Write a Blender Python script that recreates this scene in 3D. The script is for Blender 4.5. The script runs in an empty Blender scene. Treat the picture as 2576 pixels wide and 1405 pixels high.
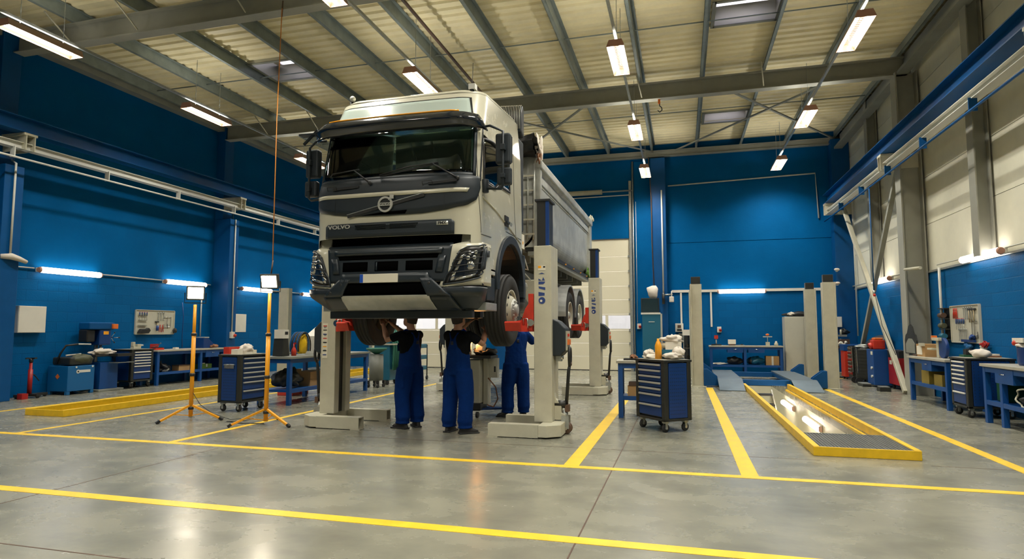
EXPO=1.5
import bpy, bmesh, math, random
from mathutils import Vector, Matrix
PI=math.pi; R=math.radians
rnd=random.Random(7)
SC=bpy.context.scene
C=bpy.data.collections.new('workshop'); SC.collection.children.link(C)

# ---------------------------------------------------------------- materials
MATS={}
def mat(name,col,rough=.5,metal=0.,bump=0.,bscale=40.,var=0.,vscale=3.,emit=None,estr=0.,coat=0.,spec=.5,trans=0.,alpha=1.,stretch=(1,1,1)):
    m=bpy.data.materials.new(name); m.use_nodes=True; MATS[name]=m
    nt=m.node_tree; N=nt.nodes; L=nt.links; b=N['Principled BSDF']
    b.inputs['Base Color'].default_value=(*col,1); b.inputs['Roughness'].default_value=rough
    b.inputs['Metallic'].default_value=metal; b.inputs['Coat Weight'].default_value=coat
    b.inputs['Coat Roughness'].default_value=.08
    b.inputs['Specular IOR Level'].default_value=spec
    b.inputs['Transmission Weight'].default_value=trans; b.inputs['Alpha'].default_value=alpha
    if emit: b.inputs['Emission Color'].default_value=(*emit,1); b.inputs['Emission Strength'].default_value=estr
    if var or bump:
        tc=N.new('ShaderNodeTexCoord'); mp=N.new('ShaderNodeMapping'); mp.inputs['Scale'].default_value=stretch
        L.new(tc.outputs['Object'],mp.inputs['Vector'])
    if var:
        n=N.new('ShaderNodeTexNoise'); n.inputs['Scale'].default_value=vscale; n.inputs['Detail'].default_value=6
        n.inputs['Roughness'].default_value=.6; L.new(mp.outputs[0],n.inputs['Vector'])
        r=N.new('ShaderNodeValToRGB'); r.color_ramp.elements[0].position=.3; r.color_ramp.elements[1].position=.72
        r.color_ramp.elements[0].color=(*[c*(1-var) for c in col],1); r.color_ramp.elements[1].color=(*[min(1,c*(1+var)) for c in col],1)
        L.new(n.outputs['Fac'],r.inputs['Fac']); L.new(r.outputs['Color'],b.inputs['Base Color'])
        mr=N.new('ShaderNodeMapRange'); mr.inputs['To Min'].default_value=max(.02,rough-.08); mr.inputs['To Max'].default_value=min(1,rough+.1)
        L.new(n.outputs['Fac'],mr.inputs['Value']); L.new(mr.outputs[0],b.inputs['Roughness'])
    if bump:
        n2=N.new('ShaderNodeTexNoise'); n2.inputs['Scale'].default_value=bscale; n2.inputs['Detail'].default_value=4
        L.new(mp.outputs[0],n2.inputs['Vector'])
        bp=N.new('ShaderNodeBump'); bp.inputs['Strength'].default_value=bump; bp.inputs['Distance'].default_value=.01
        L.new(n2.outputs['Fac'],bp.inputs['Height']); L.new(bp.outputs[0],b.inputs['Normal'])
    return m
def emat(name,col,s):
    m=bpy.data.materials.new(name); m.use_nodes=True; MATS[name]=m
    nt=m.node_tree; nt.nodes.clear(); e=nt.nodes.new('ShaderNodeEmission'); o=nt.nodes.new('ShaderNodeOutputMaterial')
    e.inputs[0].default_value=(*col,1); e.inputs[1].default_value=s; nt.links.new(e.outputs[0],o.inputs[0]); return m
BLUE=(.0004,.098,.285)
mat('wall_blue',BLUE,.55,bump=.25,bscale=25,var=.1,vscale=1.2,spec=.05)
mat('frame_blue',(.001,.07,.23),.45,bump=.05,var=.08,spec=.25)
mat('bench_blue',(.002,.062,.25),.42,var=.08,vscale=6)
mat('cart_blue',(.002,.036,.17),.38,var=.05)
mat('washer_blue',(.004,.11,.30),.4)
mat('teal_paint',(.01,.12,.2),.45)
mat('steel_grey',(.22,.23,.20),.5,var=.15,vscale=2)
mat('purlin_grey',(.22,.26,.25),.45,metal=.3,var=.2,vscale=3)
mat('beam_grey',(.31,.31,.26),.5,var=.1,vscale=2)
mat('panel_grey',(.76,.74,.60),.42,bump=.05,bscale=8,var=.05)
mat('deck_cream',(.80,.72,.47),.5,var=.1,vscale=1.5)
mat('cream_paint',(.50,.48,.37),.42,var=.08,vscale=5,bump=.08,bscale=60)
mat('door_cream',(.76,.71,.54),.5,bump=.1,bscale=90)
mat('yellow_paint',(.80,.50,.012),.42,var=.12,vscale=7,bump=.1)
mat('line_yellow',(.85,.55,.03),.38,var=.12,vscale=5)
mat('lamp_yellow',(.85,.36,.01),.4)
mat('galv',(.42,.44,.42),.38,metal=.7,var=.15,vscale=20)
mat('conduit_white',(.62,.62,.56),.45)
mat('white_paint',(.70,.68,.60),.45,var=.04)
mat('cabinet_grey',(.50,.49,.40),.45,var=.05)
mat('chrome',(.6,.6,.58),.2,metal=1)
mat('alu',(.45,.46,.44),.42,metal=.85,var=.15,vscale=6,bump=.1,bscale=80)
mat('alu_bright',(.52,.52,.47),.4,metal=.4)
mat('opening_shade',(.002,.002,.002),1,spec=0)  # near-black colour painted in for the shade inside truck front openings
mat('lamp_inner_glow_tint',(.34,.22,.15),.5)  # white housing tinted warm, the lamp's orange glow put into the colour
mat('black',(.012,.013,.014),.5)
mat('black_metal',(.02,.02,.018),.38,var=.2)
mat('cart_dark',(.018,.02,.017),.42,var=.15)
mat('rubber',(.018,.018,.017),.72,bump=.2,bscale=90)
mat('tarp',(.012,.013,.014),.45,bump=.6,bscale=14)
mat('plastic_dark',(.009,.016,.022),.5,bump=.08,bscale=300)
mat('bumper_dark',(.013,.020,.026),.36,bump=.05,bscale=300)
mat('gloss_dark',(.012,.016,.022),.12,coat=.5)
mat('truck_paint',(.55,.53,.41),.24,coat=.6,var=.03)
mat('tip_paint',(.43,.44,.40),.36,metal=.35,var=.3,vscale=2.5,bump=.08,bscale=20)
mat('rust',(.25,.11,.05),.75,var=.4,vscale=30)
mat('sign_panel',(.42,.50,.45),.18,coat=.5)
mat('red_paint',(.55,.035,.015),.4,var=.15,vscale=8)
mat('red_dark',(.36,.012,.01),.4,var=.1)
mat('orange_p',(.7,.16,.02),.45)
mat('cardboard',(.42,.25,.10),.8,var=.1)
mat('paper',(.72,.68,.58),.7,bump=.3,bscale=20)
mat('cloth_white',(.66,.60,.52),.85,bump=.6,bscale=18)
mat('overall_blue',(.002,.023,.13),.85,bump=.8,bscale=22,var=.2,vscale=6,spec=.1)
mat('tshirt_black',(.005,.006,.008),.9,bump=.5,bscale=22,spec=.1)
mat('skin',(.42,.22,.14),.55)
mat('hair',(.02,.013,.01),.7,bump=.8,bscale=120)
mat('leather_black',(.015,.013,.012),.45,bump=.3,bscale=60)
mat('wood_top',(.40,.33,.20),.5,var=.2,vscale=4,stretch=(1,8,1))
mat('bench_top',(.40,.38,.31),.4,var=.12,vscale=6)
mat('green_can',(.015,.09,.04),.4)
mat('green_hose',(.03,.16,.11),.5)
mat('screen',(.01,.03,.04),.15,coat=.3)
mat('blue_plastic',(.002,.04,.20),.35)
mat('olive',(.07,.075,.04),.6,bump=.3,bscale=30)
mat('bin_yellow',(.30,.22,.03),.5)
mat('ramp_grey',(.13,.17,.20),.4,metal=.3,var=.2)
mat('orange_wire',(.75,.26,.03),.5)
mat('plate_blue',(.01,.08,.45),.4)
mat('plate_white',(.72,.68,.55),.4)
mat('logo_blue',(.02,.05,.20),.5)
mat('lens',(.5,.5,.48),.08,metal=.9)
mat('amber',(.9,.38,.02),.25)
mat('brown',(.09,.05,.03),.55,var=.3)
mat('moss',(.08,.16,.02),.9)
mat('pit_cream',(.66,.64,.50),.35,bump=.08,bscale=40,var=.05)
mat('tube_pink',(.8,.5,.4),.4)
mat('seat_grey',(.20,.21,.19),.8)
mat('dash',(.10,.11,.10),.6)
def glass(name,tint,fac=.5,rough=.02):
    m=bpy.data.materials.new(name); m.use_nodes=True; MATS[name]=m
    nt=m.node_tree; N=nt.nodes; L=nt.links; N.clear()
    t=N.new('ShaderNodeBsdfTransparent'); t.inputs[0].default_value=(*tint,1)
    g=N.new('ShaderNodeBsdfGlossy'); g.inputs['Roughness'].default_value=rough; g.inputs[0].default_value=(1,1,1,1)
    f=N.new('ShaderNodeFresnel'); f.inputs[0].default_value=1.5; x=N.new('ShaderNodeMixShader'); o=N.new('ShaderNodeOutputMaterial')
    L.new(f.outputs[0],x.inputs[0]); L.new(t.outputs[0],x.inputs[1]); L.new(g.outputs[0],x.inputs[2]); L.new(x.outputs[0],o.inputs[0]); return m
glass('glass_green',(.46,.62,.62)); glass('glass_side',(.5,.62,.58)); glass('glass_clear',(.85,.88,.9)); glass('glass_sky',(.8,.82,.9)); glass('glass_lens',(.7,.7,.7))
WARM=(1.,.96,.86)
emat('tube_ceiling',WARM,7).cycles.emission_sampling='NONE'
emat('tube_wall',(1.,.90,.80),4.6)
emat('tube_pit',(1.,.84,.70),8)
emat('flood_light',(1.,.88,.68),24)
mat('lamp_rim_glow_tint',(.50,.26,.18),.5)  # warm tint painting the orange lamp glow onto the end caps
mat('reflected_glow',(1.,.45,.1),.5,emit=(1,.42,.12),estr=14)  # emission painting in a lamp reflection, not a source

def swiz(nt,axis):
    N=nt.nodes; L=nt.links
    tc=N.new('ShaderNodeTexCoord'); sp=N.new('ShaderNodeSeparateXYZ'); cb=N.new('ShaderNodeCombineXYZ')
    L.new(tc.outputs['Object'],sp.inputs[0])
    L.new(sp.outputs[1 if axis=='x' else 0],cb.inputs[0]); L.new(sp.outputs[2],cb.inputs[1]); return cb
def block_mat(name,axis,col):
    m=mat(name,col,.5,spec=.1); nt=m.node_tree; N=nt.nodes; L=nt.links; b=N['Principled BSDF']; cb=swiz(nt,axis)
    br=N.new('ShaderNodeTexBrick'); br.inputs['Scale'].default_value=1; br.inputs['Brick Width'].default_value=.5; br.inputs['Row Height'].default_value=.24
    br.inputs['Mortar Size'].default_value=.006; br.inputs['Mortar Smooth'].default_value=.4; br.inputs['Bias'].default_value=0
    L.new(cb.outputs[0],br.inputs['Vector'])
    br.inputs['Color1'].default_value=(*[c*.93 for c in col],1); br.inputs['Color2'].default_value=(*[min(1,c*1.05) for c in col],1); br.inputs['Mortar'].default_value=(*[c*.85 for c in col],1)
    L.new(br.outputs['Color'],b.inputs['Base Color'])
    n=N.new('ShaderNodeTexNoise'); n.inputs['Scale'].default_value=30; n.inputs['Detail'].default_value=5; L.new(cb.outputs[0],n.inputs['Vector'])
    ma=N.new('ShaderNodeMath'); ma.operation='MULTIPLY_ADD'; ma.inputs[1].default_value=-1.; L.new(br.outputs['Fac'],ma.inputs[0])
    mb=N.new('ShaderNodeMath'); mb.operation='MULTIPLY'; mb.inputs[1].default_value=.35; L.new(n.outputs['Fac'],mb.inputs[0]); L.new(mb.outputs[0],ma.inputs[2])
    bp=N.new('ShaderNodeBump'); bp.inputs['Strength'].default_value=.7; bp.inputs['Distance'].default_value=.012; L.new(ma.outputs[0],bp.inputs['Height']); L.new(bp.outputs[0],b.inputs['Normal'])
    return m
block_mat('block_x','x',BLUE); block_mat('block_y','y',BLUE)
def floor_mat():
    m=mat('floor_concrete',(.3,.3,.26),.3,spec=.6); nt=m.node_tree; N=nt.nodes; L=nt.links; b=N['Principled BSDF']
    tc=N.new('ShaderNodeTexCoord')
    n1=N.new('ShaderNodeTexNoise'); n1.inputs['Scale'].default_value=.55; n1.inputs['Detail'].default_value=8; n1.inputs['Roughness'].default_value=.62; n1.inputs['Distortion'].default_value=.25
    n2=N.new('ShaderNodeTexNoise'); n2.inputs['Scale'].default_value=2.2; n2.inputs['Detail'].default_value=5; n2.inputs['Roughness'].default_value=.55; n2.inputs['Distortion'].default_value=.3
    mp=N.new('ShaderNodeMapping'); mp.inputs['Scale'].default_value=(.8,1.2,1)
    L.new(tc.outputs['Object'],n1.inputs['Vector']); L.new(tc.outputs['Object'],mp.inputs[0]); L.new(mp.outputs[0],n2.inputs['Vector'])
    mx=N.new('ShaderNodeMath'); mx.operation='ADD'; L.new(n1.outputs['Fac'],mx.inputs[0]); L.new(n2.outputs['Fac'],mx.inputs[1])
    r=N.new('ShaderNodeValToRGB'); e=r.color_ramp.elements; e[0].position=.32; e[0].color=(.15,.151,.12,1); e[1].position=.68; e[1].color=(.295,.286,.218,1)
    r.color_ramp.interpolation='EASE'
    hv=N.new('ShaderNodeMath'); hv.operation='MULTIPLY'; hv.inputs[1].default_value=.5; L.new(mx.outputs[0],hv.inputs[0]); n2m=N.new('ShaderNodeMath'); n2m.operation='MULTIPLY_ADD'; n2m.inputs[1].default_value=.6; n2m.inputs[2].default_value=.2; L.new(n2.outputs['Fac'],n2m.inputs[0]); L.new(n2m.outputs[0],mx.inputs[1]); L.new(hv.outputs[0],r.inputs[0])
    L.new(r.outputs[0],b.inputs['Base Color'])
    mr=N.new('ShaderNodeMapRange'); mr.inputs['From Min'].default_value=.3; mr.inputs['From Max'].default_value=.7; mr.inputs['To Min'].default_value=.22; mr.inputs['To Max'].default_value=.31
    L.new(n2.outputs['Fac'],mr.inputs['Value']); L.new(mr.outputs[0],b.inputs['Roughness'])
    bp=N.new('ShaderNodeBump'); N.remove(bp)
floor_mat()

# ---------------------------------------------------------------- mesh helpers
class MB:
    def __init__(s): s.v=[];s.f=[];s.m=[];s.s=[];s.mats=[]
    def mi(s,m):
        if m not in s.mats: s.mats.append(m)
        return s.mats.index(m)
    def add(s,vs,fs,m='steel_grey',smooth=False):
        o=len(s.v); i=s.mi(m); s.v+=[tuple(v) for v in vs]
        for f in fs: s.f.append([a+o for a in f]); s.m.append(i); s.s.append(smooth)
        return s
    def box(s,x0,x1,y0,y1,z0,z1,m='steel_grey'):
        return s.add([(x,y,z) for x in(x0,x1) for y in(y0,y1) for z in(z0,z1)],[(0,1,3,2),(4,6,7,5),(0,4,5,1),(2,3,7,6),(0,2,6,4),(1,5,7,3)],m)
    def cb(s,c,d,m='steel_grey',M=None):
        vs=[Vector((x*d[0]/2,y*d[1]/2,z*d[2]/2)) for x in(-1,1) for y in(-1,1) for z in(-1,1)]
        if M is not None: vs=[M@v for v in vs]
        return s.add([Vector(c)+v for v in vs],[(0,1,3,2),(4,6,7,5),(0,4,5,1),(2,3,7,6),(0,2,6,4),(1,5,7,3)],m)
    def bar(s,p,q,w,h,m='steel_grey',up=(0,0,1)):
        p=Vector(p);q=Vector(q);d=(q-p).normalized();u=Vector(up)
        if abs(d.dot(u))>.99:u=Vector((1,0,0))
        sd=d.cross(u).normalized();u=sd.cross(d)
        vs=[a+sd*x*w/2+u*z*h/2 for a in(p,q) for x in(-1,1) for z in(-1,1)]
        return s.add(vs,[(0,1,3,2),(4,6,7,5),(0,4,5,1),(2,3,7,6),(0,2,6,4),(1,5,7,3)],m)
    def tube(s,pts,r,m='steel_grey',n=10,cap=True,smooth=True):
        pts=[Vector(p) for p in pts]; rs=r if isinstance(r,(list,tuple)) else [r]*len(pts)
        rings=[];prev=None
        for i,p in enumerate(pts):
            d=(pts[min(i+1,len(pts)-1)]-pts[max(i-1,0)]).normalized()
            if prev is None:
                a=Vector((0,0,1)) if abs(d.z)<.9 else Vector((1,0,0)); x=d.cross(a).normalized()
            else:
                x=(prev-d*prev.dot(d)).normalized()
            prev=x;y=d.cross(x)
            rings.append([p+(x*math.cos(2*PI*k/n)+y*math.sin(2*PI*k/n))*rs[i] for k in range(n)])
        vs=[v for rg in rings for v in rg]
        fs=[(i*n+k,i*n+(k+1)%n,(i+1)*n+(k+1)%n,(i+1)*n+k) for i in range(len(pts)-1) for k in range(n)]
        s.add(vs,fs,m,smooth)
        if cap:
            o=len(s.v)-len(vs); j=s.mi(m)
            for f in ([*range(n)][::-1],[*range((len(pts)-1)*n,len(pts)*n)]): s.f.append([a+o for a in f]); s.m.append(j); s.s.append(False)
        return s
    def cyl(s,p,q,r,m='steel_grey',n=16,r2=None): return s.tube([p,q],[r,r if r2 is None else r2],m,n)
    def lathe(s,prof,c,axis='z',m='steel_grey',n=24,smooth=True):
        ax={'x':(Vector((1,0,0)),Vector((0,1,0)),Vector((0,0,1))),'y':(Vector((0,1,0)),Vector((0,0,1)),Vector((1,0,0))),'z':(Vector((0,0,1)),Vector((1,0,0)),Vector((0,1,0)))}[axis]
        vs=[Vector(c)+ax[0]*h+(ax[1]*math.cos(2*PI*k/n)+ax[2]*math.sin(2*PI*k/n))*r for r,h in prof for k in range(n)]
        fs=[(i*n+k,i*n+(k+1)%n,(i+1)*n+(k+1)%n,(i+1)*n+k) for i in range(len(prof)-1) for k in range(n)]
        return s.add(vs,fs,m,smooth)
    def prism(s,poly,axis,a,b,m='steel_grey'):
        def P(u,v,w): return (w,u,v) if axis=='x' else ((u,w,v) if axis=='y' else (u,v,w))
        n=len(poly); vs=[P(u,v,a) for u,v in poly]+[P(u,v,b) for u,v in poly]
        return s.add(vs,[[*range(n)][::-1],[*range(n,2*n)]]+[(i,(i+1)%n,n+(i+1)%n,n+i) for i in range(n)],m)
    def ball(s,c,r,m='steel_grey',n=12,k=8):
        r=r if isinstance(r,(list,tuple)) else (r,r,r); vs=[];fs=[]
        for i in range(k+1):
            t=PI*i/k
            for j in range(n): vs.append((c[0]+r[0]*math.sin(t)*math.cos(2*PI*j/n),c[1]+r[1]*math.sin(t)*math.sin(2*PI*j/n),c[2]+r[2]*math.cos(t)))
        for i in range(k):
            for j in range(n): fs.append((i*n+j,(i+1)*n+j,(i+1)*n+(j+1)%n,i*n+(j+1)%n))
        return s.add(vs,fs,m,True)
    def blob(s,c,r,m,seed=0,amp=.25,n=26,k=14,flat=True):
        n=max(n,26);k=max(k,14)
        g=random.Random(seed); ph=[(g.uniform(0,6),g.uniform(0,6),g.randint(1,4),g.randint(1,3)) for _ in range(5)]+[(g.uniform(0,6),g.uniform(0,6),g.randint(4,7),g.randint(3,6)) for _ in range(3)]; vs=[];fs=[]
        for i in range(k+1):
            t=PI*i/k
            for j in range(n):
                a=2*PI*j/n; q=1+amp*sum(math.sin(w*a+p1)*math.sin(e*t+p2) for p1,p2,w,e in ph)/2.2
                z=math.cos(t)*q
                if flat: z=max(z,-.8)
                vs.append((c[0]+r[0]*math.sin(t)*math.cos(a)*q,c[1]+r[1]*math.sin(t)*math.sin(a)*q,c[2]+r[2]*z))
        for i in range(k):
            for j in range(n): fs.append((i*n+j,(i+1)*n+j,(i+1)*n+(j+1)%n,i*n+(j+1)%n))
        return s.add(vs,fs,m,True)
    def sheet(s,P,nu,nv,m='steel_grey',smooth=True,th=0.):
        """P(i,j)->Vector ; optional thickness along -z of grid normal handled by solidify"""
        vs=[P(i/nu,j/nv) for i in range(nu+1) for j in range(nv+1)]
        fs=[(i*(nv+1)+j,(i+1)*(nv+1)+j,(i+1)*(nv+1)+j+1,i*(nv+1)+j+1) for i in range(nu) for j in range(nv)]
        return s.add(vs,fs,m,smooth)
    def loft(s,rings,m='steel_grey',smooth=True,cap=True):
        n=len(rings[0]); vs=[v for r in rings for v in r]
        fs=[(i*n+k,i*n+(k+1)%n,(i+1)*n+(k+1)%n,(i+1)*n+k) for i in range(len(rings)-1) for k in range(n)]
        if cap: fs+=[[*range(n)][::-1],[*range((len(rings)-1)*n,len(rings)*n)]]
        return s.add(vs,fs,m,smooth)
    def xf(s,M):
        s.v=[tuple(M@Vector(v)) for v in s.v]; return s
def wloc(o):
    p=Vector((0,0,0))
    while o is not None: p=p+o.location; o=o.parent
    return p
def build(mb,name,parent=None,bev=0.,loc=None,solid=0.,sub=0,bseg=2,label=None):
    me=bpy.data.meshes.new(name); off=wloc(parent) if loc is None else Vector(loc)
    me.from_pydata([tuple(Vector(v)-off) for v in mb.v],[],mb.f)
    for m in mb.mats: me.materials.append(MATS[m])
    me.polygons.foreach_set('material_index',mb.m); me.polygons.foreach_set('use_smooth',mb.s); me.update()
    bm=bmesh.new(); bm.from_mesh(me); bmesh.ops.recalc_face_normals(bm,faces=bm.faces); bm.to_mesh(me); bm.free()
    o=bpy.data.objects.new(name,me); C.objects.link(o); o.parent=parent
    if loc is not None: o.location=loc
    if solid: mo=o.modifiers.new('solid','SOLIDIFY'); mo.thickness=abs(solid); mo.offset=1 if solid>0 else -1
    if sub: mo=o.modifiers.new('sub','SUBSURF'); mo.levels=sub; mo.render_levels=sub
    if bev: mo=o.modifiers.new('bev','BEVEL'); mo.width=bev; mo.segments=bseg; mo.limit_method='ANGLE'; mo.angle_limit=R(40); mo.harden_normals=False
    if label: o['label']=label
    return o
def thing(name,label,cat,loc=(0,0,0),group=None):
    o=bpy.data.objects.new(name,None); C.objects.link(o); o.location=loc; o.empty_display_size=.1
    o['label']=label; o['category']=cat
    if group: o['group']=group
    return o
def tag(o,label,cat,group=None,kind=None):
    o['label']=label; o['category']=cat
    if group: o['group']=group
    if kind: o['kind']=kind
    return o
def struct(mb,name,parent=None,**k):
    o=build(mb,name,parent,**k)
    if parent is None: o['kind']='structure'
    return o
def sgrp(name,loc=(0,0,0)):
    o=bpy.data.objects.new(name,None); C.objects.link(o); o.location=loc; o['kind']='structure'; return o
def dup(o,loc=None,rz=None,label=None,group=None,parent=None):
    c=o.copy(); C.objects.link(c); c.parent=parent
    if loc is not None: c.location=loc
    if rz is not None: c.rotation_euler=(0,0,rz)
    if label: c['label']=label
    if group: c['group']=group
    for ch in list(o.children): dup(ch,parent=c)
    return c
def single(mb,name,label,cat,loc,group=None,rz=0,**k):
    """one-mesh thing whose geometry is written around the origin"""
    o=build(mb,name,None,loc=(0,0,0),**k); o.location=loc; o.rotation_euler=(0,0,rz); return tag(o,label,cat,group)
def text_mesh(txt,size,ext=.004,mat_='black',font_scale=(1,1)):
    cu=bpy.data.curves.new('t','FONT'); cu.body=txt; cu.size=size; cu.extrude=ext; cu.align_x='CENTER'; cu.align_y='CENTER'; cu.offset=size*.022
    ob=bpy.data.objects.new('t',cu); SC.collection.objects.link(ob); dg=bpy.context.evaluated_depsgraph_get()
    me=bpy.data.meshes.new_from_object(ob.evaluated_get(dg)); mb=MB()
    mb.add([(v.co.x*font_scale[0],v.co.y*font_scale[1],v.co.z) for v in me.vertices],[list(p.vertices) for p in me.polygons],mat_)
    bpy.data.objects.remove(ob); bpy.data.curves.remove(cu); bpy.data.meshes.remove(me); return mb
def put(mb,c,xd,yd):
    """place text-like geometry: local x along xd, local y along yd"""
    x=Vector(xd).normalized(); y=Vector(yd).normalized(); z=x.cross(y)
    M=Matrix(((x.x,y.x,z.x,c[0]),(x.y,y.y,z.y,c[1]),(x.z,y.z,z.z,c[2]),(0,0,0,1))); return mb.xf(M)
def join(a,b):
    o=len(a.v); a.v+=b.v
    mp=[a.mi(m) for m in b.mats]
    a.f+=[[i+o for i in f] for f in b.f]; a.m+=[mp[i] for i in b.m]; a.s+=b.s; return a
# ================================================================ ROOM
XL,XR,YB,YF=-14.3,5.5,22.9,-7.0
ZR=8.28
P1=(1.55,2.55,8.28,20.2)    # pit opening right  x0,x1,y0,y1
P2=(-11.12,-10.38,8.42,20.2)
def grid_floor():
    mb=MB(); xs=sorted([XL-.3,P2[0],P2[1],P1[0],P1[1],XR+.3]); ys=sorted([YF-.3,P1[2],P2[2],P1[3],20.2,YB+.3])
    for i in range(len(xs)-1):
        for j in range(len(ys)-1):
            cx=(xs[i]+xs[i+1])/2; cy=(ys[j]+ys[j+1])/2
            if any(p[0]<cx<p[1] and p[2]<cy<p[3] for p in(P1,P2)): continue
            mb.box(xs[i],xs[i+1],ys[j],ys[j+1],-.2,0,'floor_concrete')
    return mb
fl_=struct(grid_floor(),'floor')
mb=MB()
for (x0,x1,y0,y1),dz in ((P1,1.7),(P2,1.7)):
    mb.box(x0-.1,x0,y0-.1,y1+.1,-dz,-.2,'pit_cream'); mb.box(x1,x1+.1,y0-.1,y1+.1,-dz,-.2,'pit_cream')
    mb.box(x0,x1,y0-.1,y0,-dz,-.2,'pit_cream'); mb.box(x0,x1,y1,y1+.1,-dz,-.2,'pit_cream'); mb.box(x0-.1,x1+.1,y0-.1,y1+.1,-dz-.1,-dz,'pit_cream')
build(mb,'pit_lining',fl_)
# concrete joints (thin saw cuts filled with dark sealant)
def strip(p,q,w,m,z0=.0,z1=.0012):
    return MB().bar((p[0],p[1],(z0+z1)/2),(q[0],q[1],(z0+z1)/2),w,z1-z0,m)
for i,(p,q) in enumerate([((-.76,-6.9),(-.76,22.8)),((-5.72,-6.9),(-5.72,6.7)),((-14,3.36),(5.3,3.36)),((-4.5,7.93),(1.5,7.93)),((2.62,7.93),(5.3,7.93)),((-.76,14.5),(1.4,14.5))]):
    build(strip(p,q,.012,'brown'),'floor_joint',fl_)
# painted lines
lines=[('across the very front of the floor',(-14.,4.5),(5.3,4.5),.13),('crossing the floor in front of all bays',(-14.,6.84),(5.3,6.84),.115),
 ('bay line left of the service pit beside the blue drawer cart',(.64,6.9),(.64,16.9),.17),('bay line right of the service pit along the right benches',(3.48,6.9),(3.48,22.),.14),
 ('bay line between truck lift and blue drawer cart',(-1.22,6.9),(-1.22,16.),.17),('bay line running past the yellow floodlight stands under the truck',(-6.63,6.9),(-6.63,20.),.11),
 ('bay line right of the left yellow pit kerb',(-9.36,6.9),(-9.36,20.),.1),('bay line between left yellow kerb and the left wall',(-12.15,6.9),(-12.15,20.),.1),
 ('short line at the back wall under the drive-on lift',(-.2,21.3),(5.,21.3),.12)]
for l,p,q,w in lines:
    single(MB().bar(((p[0]-q[0])/2,(p[1]-q[1])/2,.0014),((q[0]-p[0])/2,(q[1]-p[1])/2,.0014),w,.0028,'line_yellow'),'floor_line','yellow painted line, '+l,'floor marking',((p[0]+q[0])/2,(p[1]+q[1])/2,0))
# walls
mb=MB(); mb.box(XL-.25,XL,YF,YB+.2,0,2.88,'block_x'); mb.box(XL-.25,XL,YF,YB+.2,2.88,ZR+.3,'wall_blue')
wl=struct(mb,'wall_left')
mb=MB(); mb.box(XR,XR+.25,YF,YB+.2,0,2.82,'block_x')
for z in [2.82+i*1.1 for i in range(6)]: mb.box(XR+.02,XR+.25,YF,YB+.2,z+.006,min(z+1.094,ZR+.3),'panel_grey')
mb.box(XR+.03,XR+.25,YF,YB+.2,2.82,ZR+.3,'steel_grey'); mb.box(XR-.03,XR,YF,YB,2.80,2.84,'galv')
wr=struct(mb,'wall_right')
# back wall with two door openings
D1=(-6.30,-1.78,4.87); D2=(-12.3,-7.55,4.87)
mb=MB()
def bw(x0,x1,z0,z1,m): mb.box(x0,x1,YB,YB+.25,z0,z1,m)
for x0,x1 in ((XL,D2[0]),(D2[1],D1[0]),(D1[1],XR)): bw(x0,x1,0,2.78,'block_y')
for x0,x1 in ((XL,D2[0]),(D2[1],D1[0]),(D1[1],XR)): bw(x0,x1,2.78,4.61,'wall_blue'); bw(x0,x1,4.63,4.87,'wall_blue'); mb.box(x0,x1,YB+.02,YB+.25,4.61,4.63,'wall_blue')
bw(XL,XR,4.87,ZR+.3,'wall_blue')
wb=struct(mb,'wall_back')
mb=MB(); mb.box(XL,XR,YF-.2,YF,0,ZR+.3,'wall_blue')
for i in range(3):
    x=-12.3+i*6; mb.box(x,x+4.6,YF,YF+.03,0,4.8,'door_cream')
struct(mb,'wall_front')
# pilasters
for y,l in ((9.67,0),(16.42,1),(22.75,2),(3.1,3),(-3.4,4)):
    mb=MB(); mb.box(XL,-13.7,y-.2,y+.2,0,5.0,'frame_blue'); mb.box(XL,-14.0,y-.2,y+.2,5.0,ZR-.3,'frame_blue'); build(mb,'wall_column',wl,bev=.01)
mb=MB(); mb.box(-14.28,-13.98,9.9,22.6,3.98,4.2,'wall_blue'); 
for x0,x1 in ((-1.62,-.48),(-7.5,-6.36)):
    m2=MB(); m2.box(x0,x0+.62,YB-.06,YB,0,7.7,'wall_blue'); m2.box(x0+.62,x1,YB-.38,YB,0,7.7,'frame_blue'); build(m2,'wall_column',wb,bev=.01)
m2=MB(); m2.box(4.95,5.5,22.45,YB,0,7.9,'frame_blue'); build(m2,'wall_column',wb,bev=.01)
# right wall steel: main H columns and wind posts
def hcol(x0,x1,yc,w,z1,m,f=.03,z0=0):
    mb=MB(); mb.box(x0,x0+f,yc-w/2,yc+w/2,z0,z1,m); mb.box(x1-f,x1,yc-w/2,yc+w/2,z0,z1,m); mb.box(x0+f,x1-f,yc-.012,yc+.012,z0,z1,m)
    return mb
for y in (9.8,16.3,3.3,-3.2): build(hcol(5.0,5.47,y,.36,7.6,'beam_grey'),'steel_column',wr)
for y in (13.05,19.5,6.5,0): build(hcol(5.22,5.48,y,.26,8.2,'beam_grey',.02,2.84),'wind_post',wr)
mb=MB(); mb.box(5.25,5.5,YF,22.5,7.85,8.05,'steel_grey'); mb.box(5.05,5.3,YF,22.5,7.55,7.62,'steel_grey'); build(mb,'eaves_beam',wr)
mb=MB(); mb.box(XL,XL+.25,YF,22.5,7.85,8.05,'steel_grey'); build(mb,'eaves_beam',wl)
# cross bracing square tubes on the right wall
a=(4.98,21.2,5.25);b=(4.98,16.4,.05);c=(5.09,16.5,5.4);d=(5.09,21.1,.05)
build(MB().bar(a,b,.11,.11,'cream_paint'),'brace',wr,bev=.01); build(MB().bar(c,d,.11,.11,'beam_grey'),'brace',wr,bev=.01)
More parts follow.
